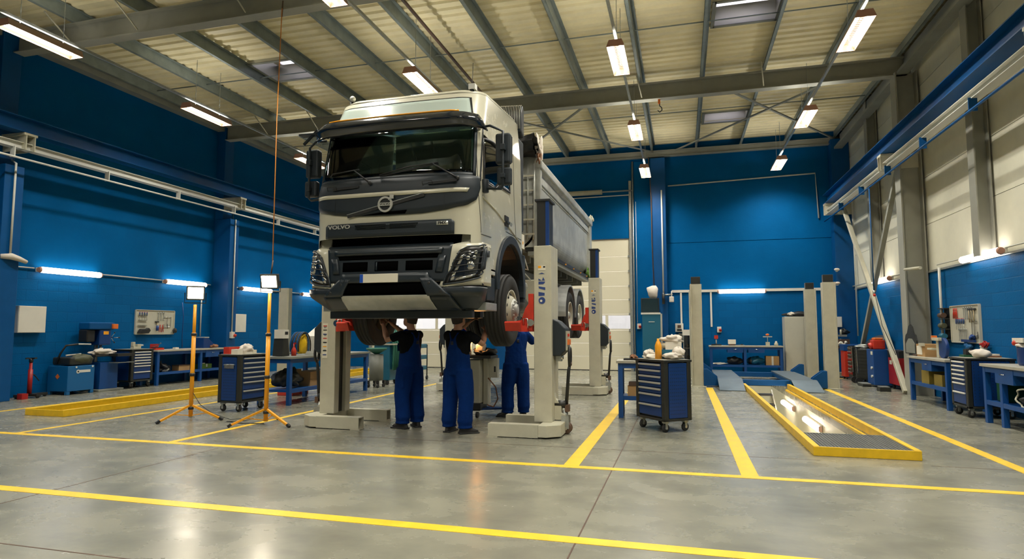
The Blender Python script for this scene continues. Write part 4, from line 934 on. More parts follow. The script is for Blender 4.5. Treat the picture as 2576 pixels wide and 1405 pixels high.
# rolled tarpaulin over the front of the body
mb=MB()
def tarp(i,j):
    x=TX-1.2+2.4*i; a=2*PI*j; r_=.15+.03*math.sin(7*a+x*5)+.02*math.sin(13*x+2*a)
    return Vector((x,Y0-.12+.34*math.cos(a)*(r_/.15)*.8+.06*math.sin(x*3),4.96+r_*1.15*math.sin(a)+.04*math.sin(x*2.3)))
mb.sheet(tarp,40,22,'tarp'); build(mb,'tarpaulin',T)
mb=MB().blob((TX+1.2,Y0+.12,4.93),(.07,.10,.2),'cloth_white',11,.5,18,12,False); mb.blob((TX+1.22,Y0+.0,4.72),(.05,.05,.12),'rust',12,.4); build(mb,'tarpaulin_end',T)
mb=MB()
for k in range(4): mb.tube([(TX+.78+.12*k,Y0-.06,4.65),(TX+.79+.12*k,Y0-.09,4.0),(TX+.76+.12*k,Y0-.05,3.2)],.018,'tip_paint',6)
for k in range(5): mb.bar((TX+.76,Y0-.08,3.3+k*.28),(TX+1.15,Y0-.08,3.3+k*.28),.02,.03,'cream_paint')
build(mb,'ladder',T)
build(MB().blob((TX+1.2,Y1-.35,3.1),(.04,.12,.12),'moss',5,.6),'moss_tuft',T)
# ================================================================ COLUMN LIFTS
def lift(label,cx,cy,g,full=True,top=2.72,guide=3.42,carr=1.6,rear=False,sticker=None,fk=.66):
    """g=+1: truck lies towards +x, g=-1 towards -x"""
    t=thing('column_lift',label,'vehicle lift',(0,0,0),'mobile column lifts under the truck'); X=lambda a:a*g
    def bx(mb,x0,x1,y0,y1,z0,z1,m): a,b=sorted((X(x0),X(x1))); return mb.box(a,b,y0,y1,z0,z1,m)
    # base: two hollow legs
    for s in(-1,1):
        mb=MB(); y0,y1=(-.54,-.38) if s<0 else (.38,.52)
        bx(mb,.0,.72,y0,y1,.012,.03,'cream_paint'); bx(mb,.0,.72,y0,y1,.17,.185,'cream_paint'); bx(mb,.0,.72,y0,y0+.012,.03,.17,'cream_paint'); bx(mb,.0,.72,y1-.012,y1,.03,.17,'cream_paint')
        lg=build(mb,'base_leg',t); m2=MB(); bx(m2,.58,.74,y0,y1-.02,0,.014,'cream_paint'); build(m2,'leg_pad',lg)
    a=[(-.12,-.54),(-.30,-.40),(-.30,.38),(-.12,.52),(.0,.52),(.0,-.54)]
    mb=MB().prism([(X(x),y) for x,y in a],'z',.02,.186,'cream_paint'); build(mb,'base_frame',t,bev=.008)
    # post: channel open towards truck
    mb=MB(); bx(mb,-.14,.12,-.24,-.10,.186,top,'cream_paint'); bx(mb,-.14,.12,.10,.24,.186,top,'cream_paint'); bx(mb,-.14,-.04,-.10,.10,.186,top,'cream_paint'); build(mb,'lift_post',t,bev=.008)
    mb=MB(); bx(mb,-.035,.06,-.095,.095,.19,top-.02,'black_metal'); build(mb,'guide_rail',t)
    mb=MB(); bx(mb,-.085,.085,-.18,.16,top,guide,'black_metal'); bx(mb,-.095,-.045,-.185,-.14,top,guide,'cart_blue'); bx(mb,-.115,.115,-.195,.175,guide-.03,guide,'black'); build(mb,'inner_mast',t)
    # red carriage and forks
    mb=MB(); bx(mb,.125,.20,-.26,.26,carr-.05,carr+.42,'red_paint'); 
    for s in(-1,1):
        pr=[(.14,carr-.12),(.58,carr-.12),(.62,carr-.06),(.55,carr+.02),(.38,carr+.04),(.30,carr+.2),(.2,carr+.3),(.14,carr+.32)]
        mb.prism([(X(.14+(a_-.14)*fk),b_) for a_,b_ in pr],'y',s*.24-.03,s*.24+.03,'red_paint')
    c=build(mb,'lift_carriage',t,bev=.006)
    for s in(-1,1):
        mb=MB(); mb.prism([(s*.27,carr-.12),(s*.36,carr-.12),(s*.42,carr+.0),(s*.39,carr+.02),(s*.33,carr-.04),(s*.27,carr-.04)],'x',*sorted((X(.42*fk),X(.78*fk))),'red_paint'); bx(mb,.20,.45*fk+.02,min(s*.2,s*.36),max(s*.2,s*.36),carr-.13,carr-.04,'red_paint'); build(mb,'wheel_fork',c)
    mb=MB(); mb.cyl((X(.16),-.30,carr),(X(.16),-.26,carr),.05,'chrome',12); mb.tube([(X(.2),-.29,carr-.08),(X(.2),-.31,carr+.06),(X(.26),-.31,carr+.06),(X(.26),-.29,carr-.08)],.012,'chrome',6); build(mb,'lock_pin',c)
    # control box on the outer side
    mb=MB(); mb.prism([(X(-.13),1.12),(X(-.13),1.66),(X(-.22),1.62),(X(-.32),1.52),(X(-.32),1.2),(X(-.25),1.12)],'y',-.16,.18,'plastic_dark'); cbx=build(mb,'control_box',t,bev=.015)
    mb=MB(); bx(mb,-.34,-.32,-.1,.14,1.2,1.48,'cream_paint'); build(mb,'control_panel',cbx); mb=MB(); bx(mb,-.36,-.34,-.08,.1,1.28,1.36,'orange_p'); bx(mb,-.36,-.34,-.06,0,1.4,1.44,'red_paint'); build(mb,'button',cbx)
    mb=MB(); mb.cyl((X(-.24),0,1.07),(X(-.24),0,1.13),.03,'chrome',8); bx(mb,-.24,-.16,-.06,.06,1.04,1.13,'galv'); build(mb,'socket',cbx)
    # drawbar with pump
    mb=MB(); mb.prism([(X(-.13),.20),(X(-.13),.62),(X(-.16),.5),(X(-.24),.40),(X(-.24),.3),(X(-.3),.28),(X(-.3),.2)],'y',-.05,.05,'cream_paint'); build(mb,'rear_bracket',t,bev=.006)
    mb=MB(); mb.tube([(X(-.14),0,.42),(X(-.30),0,.42)],.055,'black_metal',12); build(mb,'pump',t)
    h=MB(); h.tube([(X(-.30),0,.36),(X(-.34),0,.9),(X(-.36),0,1.0)],[.026,.024,.022],'black',8)
    ps=[(X(-.36)+.0,.06*math.sin(2*PI*k/16),1.11+.13*math.cos(2*PI*k/16)) for k in range(17)]; h.tube(ps,.022,'black',8); h.tube([(X(-.36),0,.98),(X(-.36),0,1.02)],.03,'brown',8); h.box(min(X(-.29),X(-.35)),max(X(-.29),X(-.35)),-.05,.05,.32,.42,'brown'); build(h,'drawbar',t)
    mb=MB(); 
    for s in(-1,1): mb.lathe([(.0001,-.02),(.075,-.02),(.085,-.012),(.085,.012),(.075,.02),(.0001,.02)],(X(-.30),s*.045,.085),'y','brown',20)
    wo=build(mb,'caster_wheel',t); mb=MB(); mb.cyl((X(-.30),-.08,.085),(X(-.30),.08,.085),.025,'chrome',10); mb.box(min(X(-.24),X(-.35)),max(X(-.24),X(-.35)),-.075,-.065,.08,.26,'galv'); mb.box(min(X(-.24),X(-.35)),max(X(-.24),X(-.35)),.065,.075,.08,.26,'galv'); mb.cyl((X(-.30),0,.2),(X(-.28),0,.34),.04,'galv',10); build(mb,'caster_fork',wo)
    if sticker=='name':
        # vertical logo reading downwards on the face towards the viewer
        b=MB(); yy=-.2425
        z=2.36; b.box(-.055,.055,yy,yy+.002,z-.0,z+.07,'plate_white'); b.box(-.055,-.01,yy-.001,yy,z+.03,z+.065,'amber'); b.box(.02,.05,yy-.001,yy,z+.035,z+.06,'black')
        st=build(b,'sticker',t)
        b=MB(); b.prism([(-.05,z-.055),(.045,z-.055),(.0,z-.035)],'y',yy,yy+.002,'logo_blue'); b.prism([(-.05,z-.15),(.045,z-.15),(.02,z-.10),(-.0,z-.15),(-.05,z-.12)],'y',yy,yy+.002,'logo_blue')
        b.prism([(-.05,z-.165),(.045,z-.165),(.045,z-.18),(.02,z-.205),(-.05,z-.205)],'y',yy,yy+.002,'logo_blue'); b.prism([(-.05,z-.235),(.05,z-.25),(.05,z-.29),(-.04,z-.265)],'y',yy,yy+.002,'logo_blue'); b.prism([(-.05,z-.315),(.04,z-.33),(.04,z-.37),(-.05,z-.375)],'y',yy,yy+.002,'logo_blue')
        b.lathe([(.0001,-.003),(.05,-.003),(.05,0)],(0,yy+.002,z-.44),'y','logo_blue',24,False); b.lathe([(.0001,-.005),(.018,-.005)],(-.01,yy+.002,z-.445),'y','plate_white',12,False)
        build(b,'logo',t)
    elif sticker=='safety':
        b=MB(); yy=-.2425; b.box(-.11,-.02,yy,yy+.002,1.05,1.60,'plate_white'); st=build(b,'sticker',t); b=MB()
        for k,m in enumerate(['red_paint','black','logo_blue','red_paint','black','amber','black','logo_blue']): b.box(-.10,-.035,yy-.002,yy,1.55-k*.065,1.565-k*.065,m); 
        for k in range(4): b.box(-.09,-.045,yy-.002,yy,1.575-k*.12-.05,1.585-k*.12-.04,'galv')
        build(b,'sticker_print',st)
    t.location=(cx,cy,0); return t
lift('beige column lift at the right front wheel of the truck, with vertical blue lettering',-1.95,8.95,-1,sticker='name')
lift('beige column lift at the left front wheel, with a strip of safety stickers',-5.42,8.95,1,top=1.75+.9,sticker='safety',fk=.55)
lift('smaller beige column lift at the right rear wheels, before the roller door',-2.0,14.75,-1,sticker='name')
lift('beige column lift at the left rear wheels, half hidden behind the standing mechanics',-5.6,14.75,1)

# ================================================================ SERVICE PIT EDGES
def kerb(name,label,p,bands,h=.11,t_=.07,grate=False):
    x0,x1,y0,y1=p; t=thing(name,label,'pit kerb',((x0+x1)/2,y0,0))
    for n,b in (('side_rail',(x0-t_,x0,y0-t_,y1)),('side_rail',(x1,x1+t_,y0-t_,y1)),('end_rail',(x0-t_,x1+t_,y0-t_-.02,y0-t_+.0)),('end_rail',(x0-t_,x1+t_,y1,y1+t_))):
        if n=='side_rail':
            mb=MB(); mb.box(b[0],b[1],b[2],b[3],0.002,h,'yellow_paint'); mb.box(min(b[0],b[1])-(0 if b[0]<x0 else .0),b[1],b[2],b[3],h,h+.004,'yellow_paint')
            sx=x0 if b[0]<x0 else x1-.045; mb.box(sx,sx+.045,y0,y1,-.06,-.02,'yellow_paint'); build(mb,n,t,bev=.004)
        else: build(MB().box(*b,0.002,h,'yellow_paint'),n,t,bev=.004) if not (grate and b[2]==y1) else None
    if grate:
        mb=MB(); ya,yb=y0-.05,9.28; k=int((yb-ya)/.03)
        for i in range(k+1): mb.box(x0,x1,ya+i*.03,ya+i*.03+.004,h-.035,h-.008,'galv')
        n=26
        for i in range(n+1): xx=x0+(x1-x0-.005)*i/n; mb.box(xx,xx+.005,ya,yb,h-.037,h-.006,'galv')
        build(mb,'grating',t)
        for (yy) in (yb,): build(MB().box(x0,x1,yy,yy+.02,h-.05,h-.004,'galv'),'grating_edge',t)
    return t
kerb('pit_kerb','raised yellow steel kerb with grating around the open service pit at right',(1.55,2.55,8.28,17.2),0,grate=True)
kerb('pit_kerb','long yellow raised kerb around the narrow pit along the left wall',P2,0)
# pit stairs
t=thing('pit_stairs','dark steel stairs leading down into the far end of the service pit','stairs',(2.0,16.5,-1.7))
for i in range(7):
    y=17.5-i*.40; z=-.16-i*.21
    build(MB().box(1.57,2.2,y-.28,y,z-.04,z,'black_metal'),'tread',t)
build(MB().bar((1.585,17.6,-.15),(1.585,14.9,-1.6),.03,.2,'cream_paint').bar((2.22,17.6,-.15),(2.22,14.9,-1.6),.03,.2,'cream_paint'),'stringer',t)
# ================================================================ FOUR POST LIFT over the pit
t=thing('four_post_lift','lowered four post drive-on lift with pale posts over the far end of the pit','vehicle lift',(2.0,18.5,0))
for x,y,s in ((.37,17.3,1),(3.66,17.5,-1),(.37,20.5,1),(3.75,20.4,-1)):
    mb=MB(); mb.box(x-.15,x+.15,y-.04,y+.04,.012,2.72,'cream_paint'); mb.box(min(x-s*.15,x-s*.12),max(x-s*.15,x-s*.12),y-.14,y+.16,.012,2.72,'cream_paint'); mb.box(x-.15,x+.15,y+.12,y+.16,.012,2.72,'cream_paint'); mb.box(x-.22,x+.22,y-.2,y+.22,0,.014,'cream_paint'); p=build(mb,'lift_post',t,bev=.006)
    build(MB().box(x-.12,x+.12,y-.02,y+.13,2.72,2.92,'cart_dark'),'post_cap',p,bev=.01)
for y in (17.35,20.45):
    mb=MB(); mb.box(.55,3.5,y-.1,y+.06,.06,.2,'frame_blue'); mb.prism([(.52,.03),(.52,.46),(.62,.46),(.86,.28),(.9,.03)],'y',y-.14,y-.1,'frame_blue'); mb.prism([(3.5,.03),(3.5,.46),(3.4,.46),(3.16,.28),(3.12,.03)],'y',y-.14,y-.1,'frame_blue')
    mb.prism([(.52,.03),(.52,.46),(.62,.46),(.86,.28),(.9,.03)],'y',y+.06,y+.1,'frame_blue'); mb.prism([(3.5,.03),(3.5,.46),(3.4,.46),(3.16,.28),(3.12,.03)],'y',y+.06,y+.1,'frame_blue'); build(mb,'cross_beam',t,bev=.006)
for x0 in (.86,2.62):
    mb=MB(); mb.box(x0,x0+.6,17.0,20.7,.2,.235,'ramp_grey'); mb.box(x0,x0+.02,17.0,20.7,.1,.2,'frame_blue'); mb.box(x0+.58,x0+.6,17.0,20.7,.1,.2,'frame_blue'); rw=build(mb,'runway',t)
    build(MB().prism([(17.0,.235),(17.0,.21),(16.15,.004),(16.15,.018)],'x',x0,x0+.6,'ramp_grey'),'ramp',rw)
# small posts left near wall (rear of the left pit lift)
t=thing('lift_post','pale lift post standing behind the right floodlight at the left wall','vehicle lift',(-11.9,16.6,0))
build(MB().box(-12.05,-11.75,16.5,16.58,0,2.78,'cream_paint').box(-11.79,-11.75,16.58,16.75,0,2.78,'steel_grey'),'post',t,bev=.006); build(MB().box(-12.1,-11.7,16.4,16.85,0,.014,'cream_paint'),'foot_plate',t)
# ================================================================ PEOPLE
def el(c,rx,ry,n=16,tilt=None):
    return [Vector((c[0]+rx*math.cos(2*PI*k/n),c[1]+ry*math.sin(2*PI*k/n),c[2])) for k in range(n)]
def rem(o,vox,it=3,f=.5):
    m=o.modifiers.new('remesh','REMESH'); m.mode='VOXEL'; m.voxel_size=vox; m.use_smooth_shade=True
    s=o.modifiers.new('smooth','SMOOTH'); s.iterations=it; s.factor=f; return o
def person(label,loc,th,hands,elbows,feet,headtilt=.0,facing=0.,sleeve=.62,shirt='tshirt_black'):
    """local frame: +y is where the person looks; hands/elbows: [left,right] local; feet: [(x,y,toe angle)]*2"""
    t=thing('person',label,'person',(0,0,0)); S=[Vector((-.165,.0,1.425)),Vector((.165,.0,1.425))]; H=Vector((0,.02,1.655))
    MH=Matrix.Translation(H)@Matrix.Rotation(facing,4,'Z')@Matrix.Rotation(headtilt,4,'X')@Matrix.Translation(-H)
    b=MB()
    b.loft([el((0,.01,.88),.12,.09),el((0,0,1.0),.125,.09),el((0,0,1.15),.12,.09),el((0,0,1.32),.15,.10),el((0,-.01,1.43),.15,.085),el((0,-.015,1.485),.07,.065),el((0,-.005,1.53),.056,.058),el((0,.01,1.60),.054,.056)],'skin')
    h=MB(); h.loft([el((0,.035,1.545),.035,.045),el((0,.035,1.565),.052,.068),el((0,.025,1.60),.064,.085),el((0,.02,1.65),.072,.094),el((0,.012,1.70),.074,.096),el((0,.008,1.735),.068,.088),el((0,.005,1.762),.048,.065),el((0,0,1.775),.02,.028)],'skin')
    h.ball((0,.118,1.635),(.013,.02,.024),'skin',8,6); h.ball((0,.113,1.588),(.026,.012,.009),'skin',8,6)
    for s in(-1,1): h.ball((s*.075,.01,1.645),(.012,.022,.032),'skin',8,6); h.ball((s*.028,.108,1.68),(.02,.012,.008),'skin',8,6)
    h.xf(MH); join(b,h)
    for i,s in ((0,-1),(1,1)):
        e=Vector(elbows[i]); w=Vector(hands[i]); b.tube([S[i],S[i]+(e-S[i])*.5,e,e+(w-e)*.3,e+(w-e)*.95,w],[.055,.048,.042,.044,.028,.028],'skin',12)
        d=(w-e).normalized(); sd=d.cross(Vector((0,0,1))); sd=sd.normalized() if sd.length>.1 else Vector((1,0,0)); nn=d.cross(sd)
        b.bar(w,w+d*.09,.078,.03,'skin',up=tuple(nn))
        for k,L in enumerate((.062,.074,.068,.052)):
            o=w+d*.085+sd*(-.03+.02*k); cu=nn*(.012+.004*k); b.tube([o,o+d*L*.5+cu*.4,o+d*L*.85+cu*1.6,o+d*L+cu*2.6],[.0095,.009,.008,.007],'skin',8)
        o=w+d*.02-sd*.035*s; b.tube([o,o-sd*.03*s+d*.035,o-sd*.03*s+d*.065+nn*.01],[.012,.011,.009],'skin',8)
        x,y,_=feet[i]; b.tube([(s*.09,0,.9),(x*.9,y+.01,.5),(x,y,.1)],[.07,.055,.04],'skin',10)
    rem(build(b,'body',t),.0085,4)
    e=MB()
    for s in(-1,1): e.ball((s*.028,.112,1.668),(.011,.008,.006),'conduit_white',8,6); e.ball((s*.028,.119,1.668),(.005,.003,.005),'black',8,6)
    build(e.xf(MH),'eyes',t)
    hm=MB(); hm.loft([el((0,-.035,1.62),.072,.072),el((0,-.02,1.67),.082,.085),el((0,-.008,1.71),.083,.098),el((0,.0,1.745),.076,.094),el((0,.0,1.775),.055,.07),el((0,0,1.79),.02,.03)],'hair'); build(hm.xf(MH),'hair',t)
    # t-shirt
    m=MB(); m.loft([el((0,0,1.0),.16,.12),el((0,0,1.15),.165,.125),el((0,0,1.32),.19,.13),el((0,-.01,1.42),.185,.115),el((0,-.015,1.475),.11,.085),el((0,-.01,1.495),.075,.07)],shirt)
    for i in(0,1):
        e=Vector(elbows[i]); m.ball(S[i]+Vector((0,0,-.01)),(.066,.068,.07),shirt,12,8); m.tube([S[i]+Vector((-.06*s if False else (.06 if i==0 else -.06),0,-.01)),S[i],S[i]+(e-S[i])*.3,S[i]+(e-S[i])*sleeve,S[i]+(e-S[i])*(sleeve+.1)],[.05,.066,.066,.066,.064],shirt,14)
    rem(build(m,'tshirt',t),.011,3)
    # overalls
    m=MB(); m.loft([el((0,0,.84),.165,.125),el((0,.0,.92),.185,.14),el((0,0,1.0),.18,.138),el((0,0,1.08),.172,.133),el((0,0,1.12),.174,.134)],'overall_blue')
    m.loft([el((0,0,1.1),.172,.135),el((0,0,1.2),.15,.142),el((0,0,1.32),.115,.142),el((0,0,1.36),.10,.138)],'overall_blue')
    for i,s in ((0,-1),(1,1)):
        x,y,_=feet[i]; k=Vector((x*.95+s*.005,y+.03,.5)); hp=Vector((s*.088,0,.9))
        rings=[el((hp.x,hp.y,.92),.115,.13),el((hp.x+(k.x-hp.x)*.45,hp.y+(k.y-hp.y)*.45,.72),.118,.125),el((k.x,k.y,.5),.102,.112),el((x,y+.01,.3),.096,.104),el((x,y,.18),.100,.112),el((x,y+.005,.12),.086,.10),el((x,y+.01,.08),.094,.112)]
        m.loft(rings,'overall_blue')
        m.tube([(s*.07,.135,1.33),(s*.09,.10,1.44),(s*.085,.0,1.50),(s*.06,-.10,1.44),(0,-.14,1.3)],.018,'overall_blue',8)
    m.box(-.2,-.17,-.08,.05,.62,.80,'overall_blue'); rem(build(m,'overalls',t),.012,3)
    m=MB(); m.box(-.10,.10,.148,.156,1.17,1.29,'overall_blue'); m.box(-.02,.02,-.15,-.135,1.28,1.33,'black'); build(m,'pocket',t,bev=.004)
    for i in(0,1):
        x,y,a=feet[i]; sh=MB(); sh.loft([el((0,.05,.0),.045,.135),el((0,.05,.025),.05,.142),el((0,.045,.05),.047,.13),el((0,.01,.085),.045,.085),el((0,-.01,.13),.045,.055)],'leather_black'); sh.box(-.05,.05,-.085,.19,0,.022,'black')
        M=Matrix.Translation((x,y,0))@Matrix.Rotation(a,4,'Z'); build(sh.xf(M),'shoe',t,bev=.006)
    t.location=loc; t.rotation_euler=(0,0,th); t.scale=(1.1,1.1,1.0); return t
person('person in blue overalls and black t-shirt reaching to the left under the truck',(-4.08,8.86,0),R(68),[(-.14,.42,1.58),(.03,.44,1.60)],[(-.27,.18,1.34),(.25,.22,1.34)],[(-.12,0,.1),(.12,-.03,-.5)],R(18))
person('person in blue bib overalls seen from behind, arm raised beside the small machine',(-3.2,8.62,0),R(-14),[(-.10,.40,1.60),(.20,.38,1.50)],[(-.30,.20,1.36),(.30,.14,1.29)],[(-.14,0,.15),(.13,-.02,-.7)],R(22))
person('person in dark blue work clothes standing behind the right front wheel, arms raised',(-2.80,10.42,0),R(28),[(-.24,.42,1.50),(-.0,.40,1.54)],[(-.32,.18,1.28),(.32,.16,1.28)],[(-.13,0,.9),(.12,-.02,0)],R(16),sleeve=.9,shirt='overall_blue')
# ================================================================ WORKBENCHES, CABINETS
def bench(label,L_,D,H,loc,rz,drawers=(),legs=(0,.5,1),shelf=.34,top='bench_top',name='workbench',ends=True):
    t=thing(name,label,'workbench',(0,0,0)); b='bench_blue'
    build(MB().box(-.03,L_+.03,-.03,D,H-.045,H,top),'tabletop',t,bev=.004)
    for f in legs:
        x=min(max(f*L_,.04),L_-.04)
        for y in(.04,D-.04): build(MB().box(x-.04,x+.04,y-.04,y+.04,0,H-.045,b),'leg',t,bev=.004)
    mb=MB(); mb.box(.004,L_-.004,.004,.03,H-.13,H-.046,b); mb.box(.004,L_-.004,D-.03,D-.004,H-.13,H-.046,b); mb.box(.004,.03,.03,D-.03,H-.13,H-.046,b); mb.box(L_-.03,L_-.004,.03,D-.03,H-.13,H-.046,b); build(mb,'apron',t)
    if shelf: build(MB().box(.004,L_-.004,.03,D-.02,shelf-.04,shelf,b).box(.004,L_-.004,.004,.03,shelf-.06,shelf+.01,b),'shelf',t)
    if top!='x' and ends: pass
    for x0,w,h in drawers:
        d=build(MB().box(x0,x0+w,-.005,D*.7,H-.06-h,H-.06,b),'drawer',t,bev=.004); build(MB().tube([(x0+w/2-.06,-.01,H-.06-h*.35),(x0+w/2-.05,-.035,H-.06-h*.35),(x0+w/2+.05,-.035,H-.06-h*.35),(x0+w/2+.06,-.01,H-.06-h*.35)],.008,'chrome',6),'handle',d)
    t.location=loc; t.rotation_euler=(0,0,rz); return t
def cart(label,W,D,H,loc,rz,nd=7,rows=None,name='tool_cabinet',toolstrip=False):
    t=thing(name,label,'tool cabinet',(0,0,0)); z0=.16
    mb=MB(); 
    for x in(.0,W-.08):
        for y in(0,D-.08): mb.box(x,x+.08,y,y+.08,z0,H-.03,'cart_dark')
    mb.box(.03,W-.03,.035,D-.03,z0+.03,H-.05,'cart_dark'); mb.box(0,W,0,D,z0,z0+.04,'cart_dark'); build(mb,'body',t,bev=.012)
    tp=MB(); tp.box(-.01,W+.01,-.01,D+.01,H-.04,H-.01,'cart_dark'); tp.box(.02,W-.02,.02,D-.02,H-.01,H-.004,'bench_top'); build(tp,'top',t,bev=.008)
    for x in(-.001,W-.019):
        mb=MB(); mb.box(x,x+.02,.085,D-.085,z0+.045,H-.055,'cart_blue'); s=build(mb,'side_panel',t,bev=.004)
        mb=MB(); xx=x-.001 if x<0 else x+.0202
        for i in range(8):
            for j in range(14): mb.box(xx-.0008,xx+.0008,.11+i*(D-.23)/7.4-.006,.11+i*(D-.23)/7.4+.006,z0+.1+j*.052,z0+.111+j*.052,'black')
        build(mb,'perforation',s)
        if toolstrip and x<0:
            mb=MB(); mb.box(-.03,-.001,.12,.36,H-.2,H-.19,'galv')
            for i in range(8): mb.cyl((-.018,.14+i*.028,H-.26),(-.018,.14+i*.028,H-.18),.006,'alu_bright',6)
            build(mb,'tool_strip',s)
    rows=rows or [.085]*5+[.15,.17]; tot=sum(rows); sc=(H-.07-(z0+.05))/tot; z=H-.06
    for h in rows:
        h*=sc; d=build(MB().box(.085,W-.085,.002,.034,z-h+.006,z-.004,'cart_blue'),'drawer',t,bev=.003)
        build(MB().box(.09,W-.09,-.018,.005,z-.036,z-.010,'white_paint' if H<1.03 else 'alu_bright'),'handle',d,bev=.003); z-=h
    for i,(x,y) in enumerate(((.08,.07),(W-.08,.07),(.08,D-.07),(W-.08,D-.07))):
        mb=MB(); mb.lathe([(.0001,-.018),(.055,-.018),(.062,-.01),(.062,.01),(.055,.018),(.0001,.018)],(x+.02,y,.062),'x','rubber',20); w_=build(mb.xf(Matrix.Translation((-.02,0,0))),'caster',t)
        mb=MB(); mb.box(x-.03,x-.024,y-.02,y+.02,.05,.13,'galv'); mb.box(x+.024,x+.03,y-.02,y+.02,.05,.13,'galv'); mb.box(x-.035,x+.035,y-.035,y+.035,.13,z0,'galv'); mb.cyl((x-.032,y,.062),(x+.032,y,.062),.02,'chrome',8); build(mb,'caster_fork',w_)
    t.location=loc; t.rotation_euler=(0,0,rz); return t
HP=PI/2
bench('long blue workbench along the left wall between the columns',2.55,.62,.95,(-13.62,13.55,0),HP,[(1.75,.55,.2)],(0,.62,1))
cart('dark blue drawer cabinet against the left wall beside the drill press',.68,.6,1.0,(-13.62,12.74,0),HP,rows=[.085]*5+[.18,.24])
cart('blue drawer cart with perforated side standing behind the left floodlights',.72,.50,1.05,(-7.80,9.62,0),HP-.06,toolstrip=True)
cart('blue drawer cart with perforated side at centre right of the hall',.70,.50,1.06,(-.72,9.88,0),R(-50))
bench('long blue workbench under the left side of the raised truck',3.15,.75,.96,(-7.52,10.72,0),HP,[],(0,.5,1),.3,'steel_grey')
bench('blue workbench at the back wall with two drawers',2.25,.6,.97,(.88,21.75,0),0,[(.55,.5,.17),(1.2,.5,.17)],(0,.49,1),.33)
bench('blue workbench on the right wall beside the grey steel column',1.95,.65,.94,(4.72,15.25,0),-HP,[(.75,.5,.2)],(0,1),.4)
cart('dark blue drawer cabinet on the right wall between two workbenches',.66,.72,1.02,(4.66,12.95,0),-HP,rows=[.085]*5+[.18,.24])
bench('blue workbench nearest on the right wall, cut by the photo edge',2.6,.66,.95,(4.72,11.85,0),-HP,[(.42,.55,.22)],(0,.22,1),.36)
bench('small narrow blue table behind the drawer cart at centre right',1.1,.6,.97,(-1.08,10.78,0),.05,[],(0,1),.36,'bench_top',name='work_table')
# ---- pegboards and tools
def pegboard(label,face,x,y0,y1,z0,z1):
    t=thing('pegboard',label,'tool board',(x,(y0+y1)/2,(z0+z1)/2)); s=1 if face>0 else -1
    a,b=sorted((x,x+s*.03)); m='cabinet_grey'
    mb=MB().box(a,b,y0,y1,z0,z1,m); pb=build(mb,'board',t)
    mb=MB(); c,d=sorted((x,x+s*.05))
    for q in ((y0-.015,y0,z0,z1),(y1,y1+.015,z0,z1),(y0,y1,z1,z1+.015),(y0,y1,z0-.015,z0)): mb.box(c,d,*q,m)
    build(mb,'frame',t); return t
pegboard('grey pegboard of tools on the left wall above the workbench',1,-14.3,13.42,14.72,1.38,2.03)
pegboard('pale grey pegboard full of tools on the right wall',-1,5.5,13.72,15.0,1.25,1.98)
def tool(kind):
    mb=MB()
    if kind=='screwdriver': mb.cyl((0,0,0),(0,0,-.1),.012,'cart_blue',8); mb.cyl((0,0,-.1),(0,0,-.22),.004,'chrome',6); mb.ball((0,0,.0),(.013,.013,.012),'red_paint',8,5)
    elif kind=='wrench': mb.bar((0,0,-.02),(0,0,-.2),.018,.006,'galv'); mb.lathe([(.012,-.004),(.024,-.004),(.024,.004),(.012,.004),(.012,-.004)],(0,0,0),'x','galv',12); mb.bar((0,-.012,-.2),(0,-.02,-.23),.012,.006,'galv'); mb.bar((0,.012,-.2),(0,.02,-.23),.012,.006,'galv')
    elif kind=='hammer': mb.cyl((0,0,0),(0,0,-.26),.012,'wood_top',8); mb.box(-.014,.014,-.055,.045,-.02,.012,'black_metal'); mb.cyl((0,-.055,-.004),(0,-.075,-.004),.018,'black_metal',10)
    elif kind=='pliers': mb.tube([(0,-.03,-.17),(0,-.02,-.06),(0,.008,0),(0,.004,.04)],.008,'red_paint',6); mb.tube([(0,.03,-.17),(0,.02,-.06),(0,-.008,0),(0,-.004,.04)],.008,'red_paint',6); mb.ball((0,0,0),(.01,.014,.014),'black_metal',8,6)
    elif kind=='clamp': mb.tube([(0,-.05,0),(0,.06,0),(0,.06,-.28),(0,-.05,-.28)],.009,'chrome',6,smooth=False); mb.cyl((0,-.05,-.33),(0,-.05,-.2),.006,'black_metal',6)
    o=build(mb,kind,None,loc=(0,0,0)); return o
ORD=['first','second','third','fourth','fifth','sixth','seventh','eighth','ninth','tenth']
def place_tools(x,items,board,s):
    protos={}
    cnt={}
    for kind,y,z,row in items:
        cnt[(kind,row)]=cnt.get((kind,row),0)+1; lab='%s %s from the left in the %s row of %s'%(ORD[cnt[(kind,row)]-1],kind,row,board)
        if kind in protos: o=protos[kind].copy(); C.objects.link(o)
        else: o=protos[kind]=tool(kind)
        o.location=(x+s*.05,y,z); o.rotation_euler=(0,0,0); tag(o,lab,'tool','tools on '+board)
it=[]
for k in range(5): it.append(('screwdriver',14.72-.09*k,1.72,'middle'))
for k in range(5): it.append(('wrench',14.35-.09*k,1.93,'top'))
for k in range(5): it.append(('wrench',14.6-.08*k,1.50,'bottom'))
for k in range(3): it.append(('hammer',14.1-.1*k,1.90,'top'))
for k in range(3): it.append(('pliers',14.82-.07*k,1.9,'top'))
for k in range(2): it.append(('clamp',13.95-.12*k,1.66,'middle'))
place_tools(5.5,it,'the right pegboard',-1)
it=[]
for k in range(3): it.append(('wrench',14.15+.09*k,1.98,'top'))
for k in range(4): it.append(('screwdriver',13.52+.08*k,1.98,'top'))
for k in range(2): it.append(('clamp',14.4+.13*k,1.86,'middle'))
it.append(('hammer',14.12,1.72,'middle'))
for k in range(2): it.append(('pliers',14.22+.09*k,1.6,'bottom'))
place_tools(-14.3,it,'the left pegboard',1)
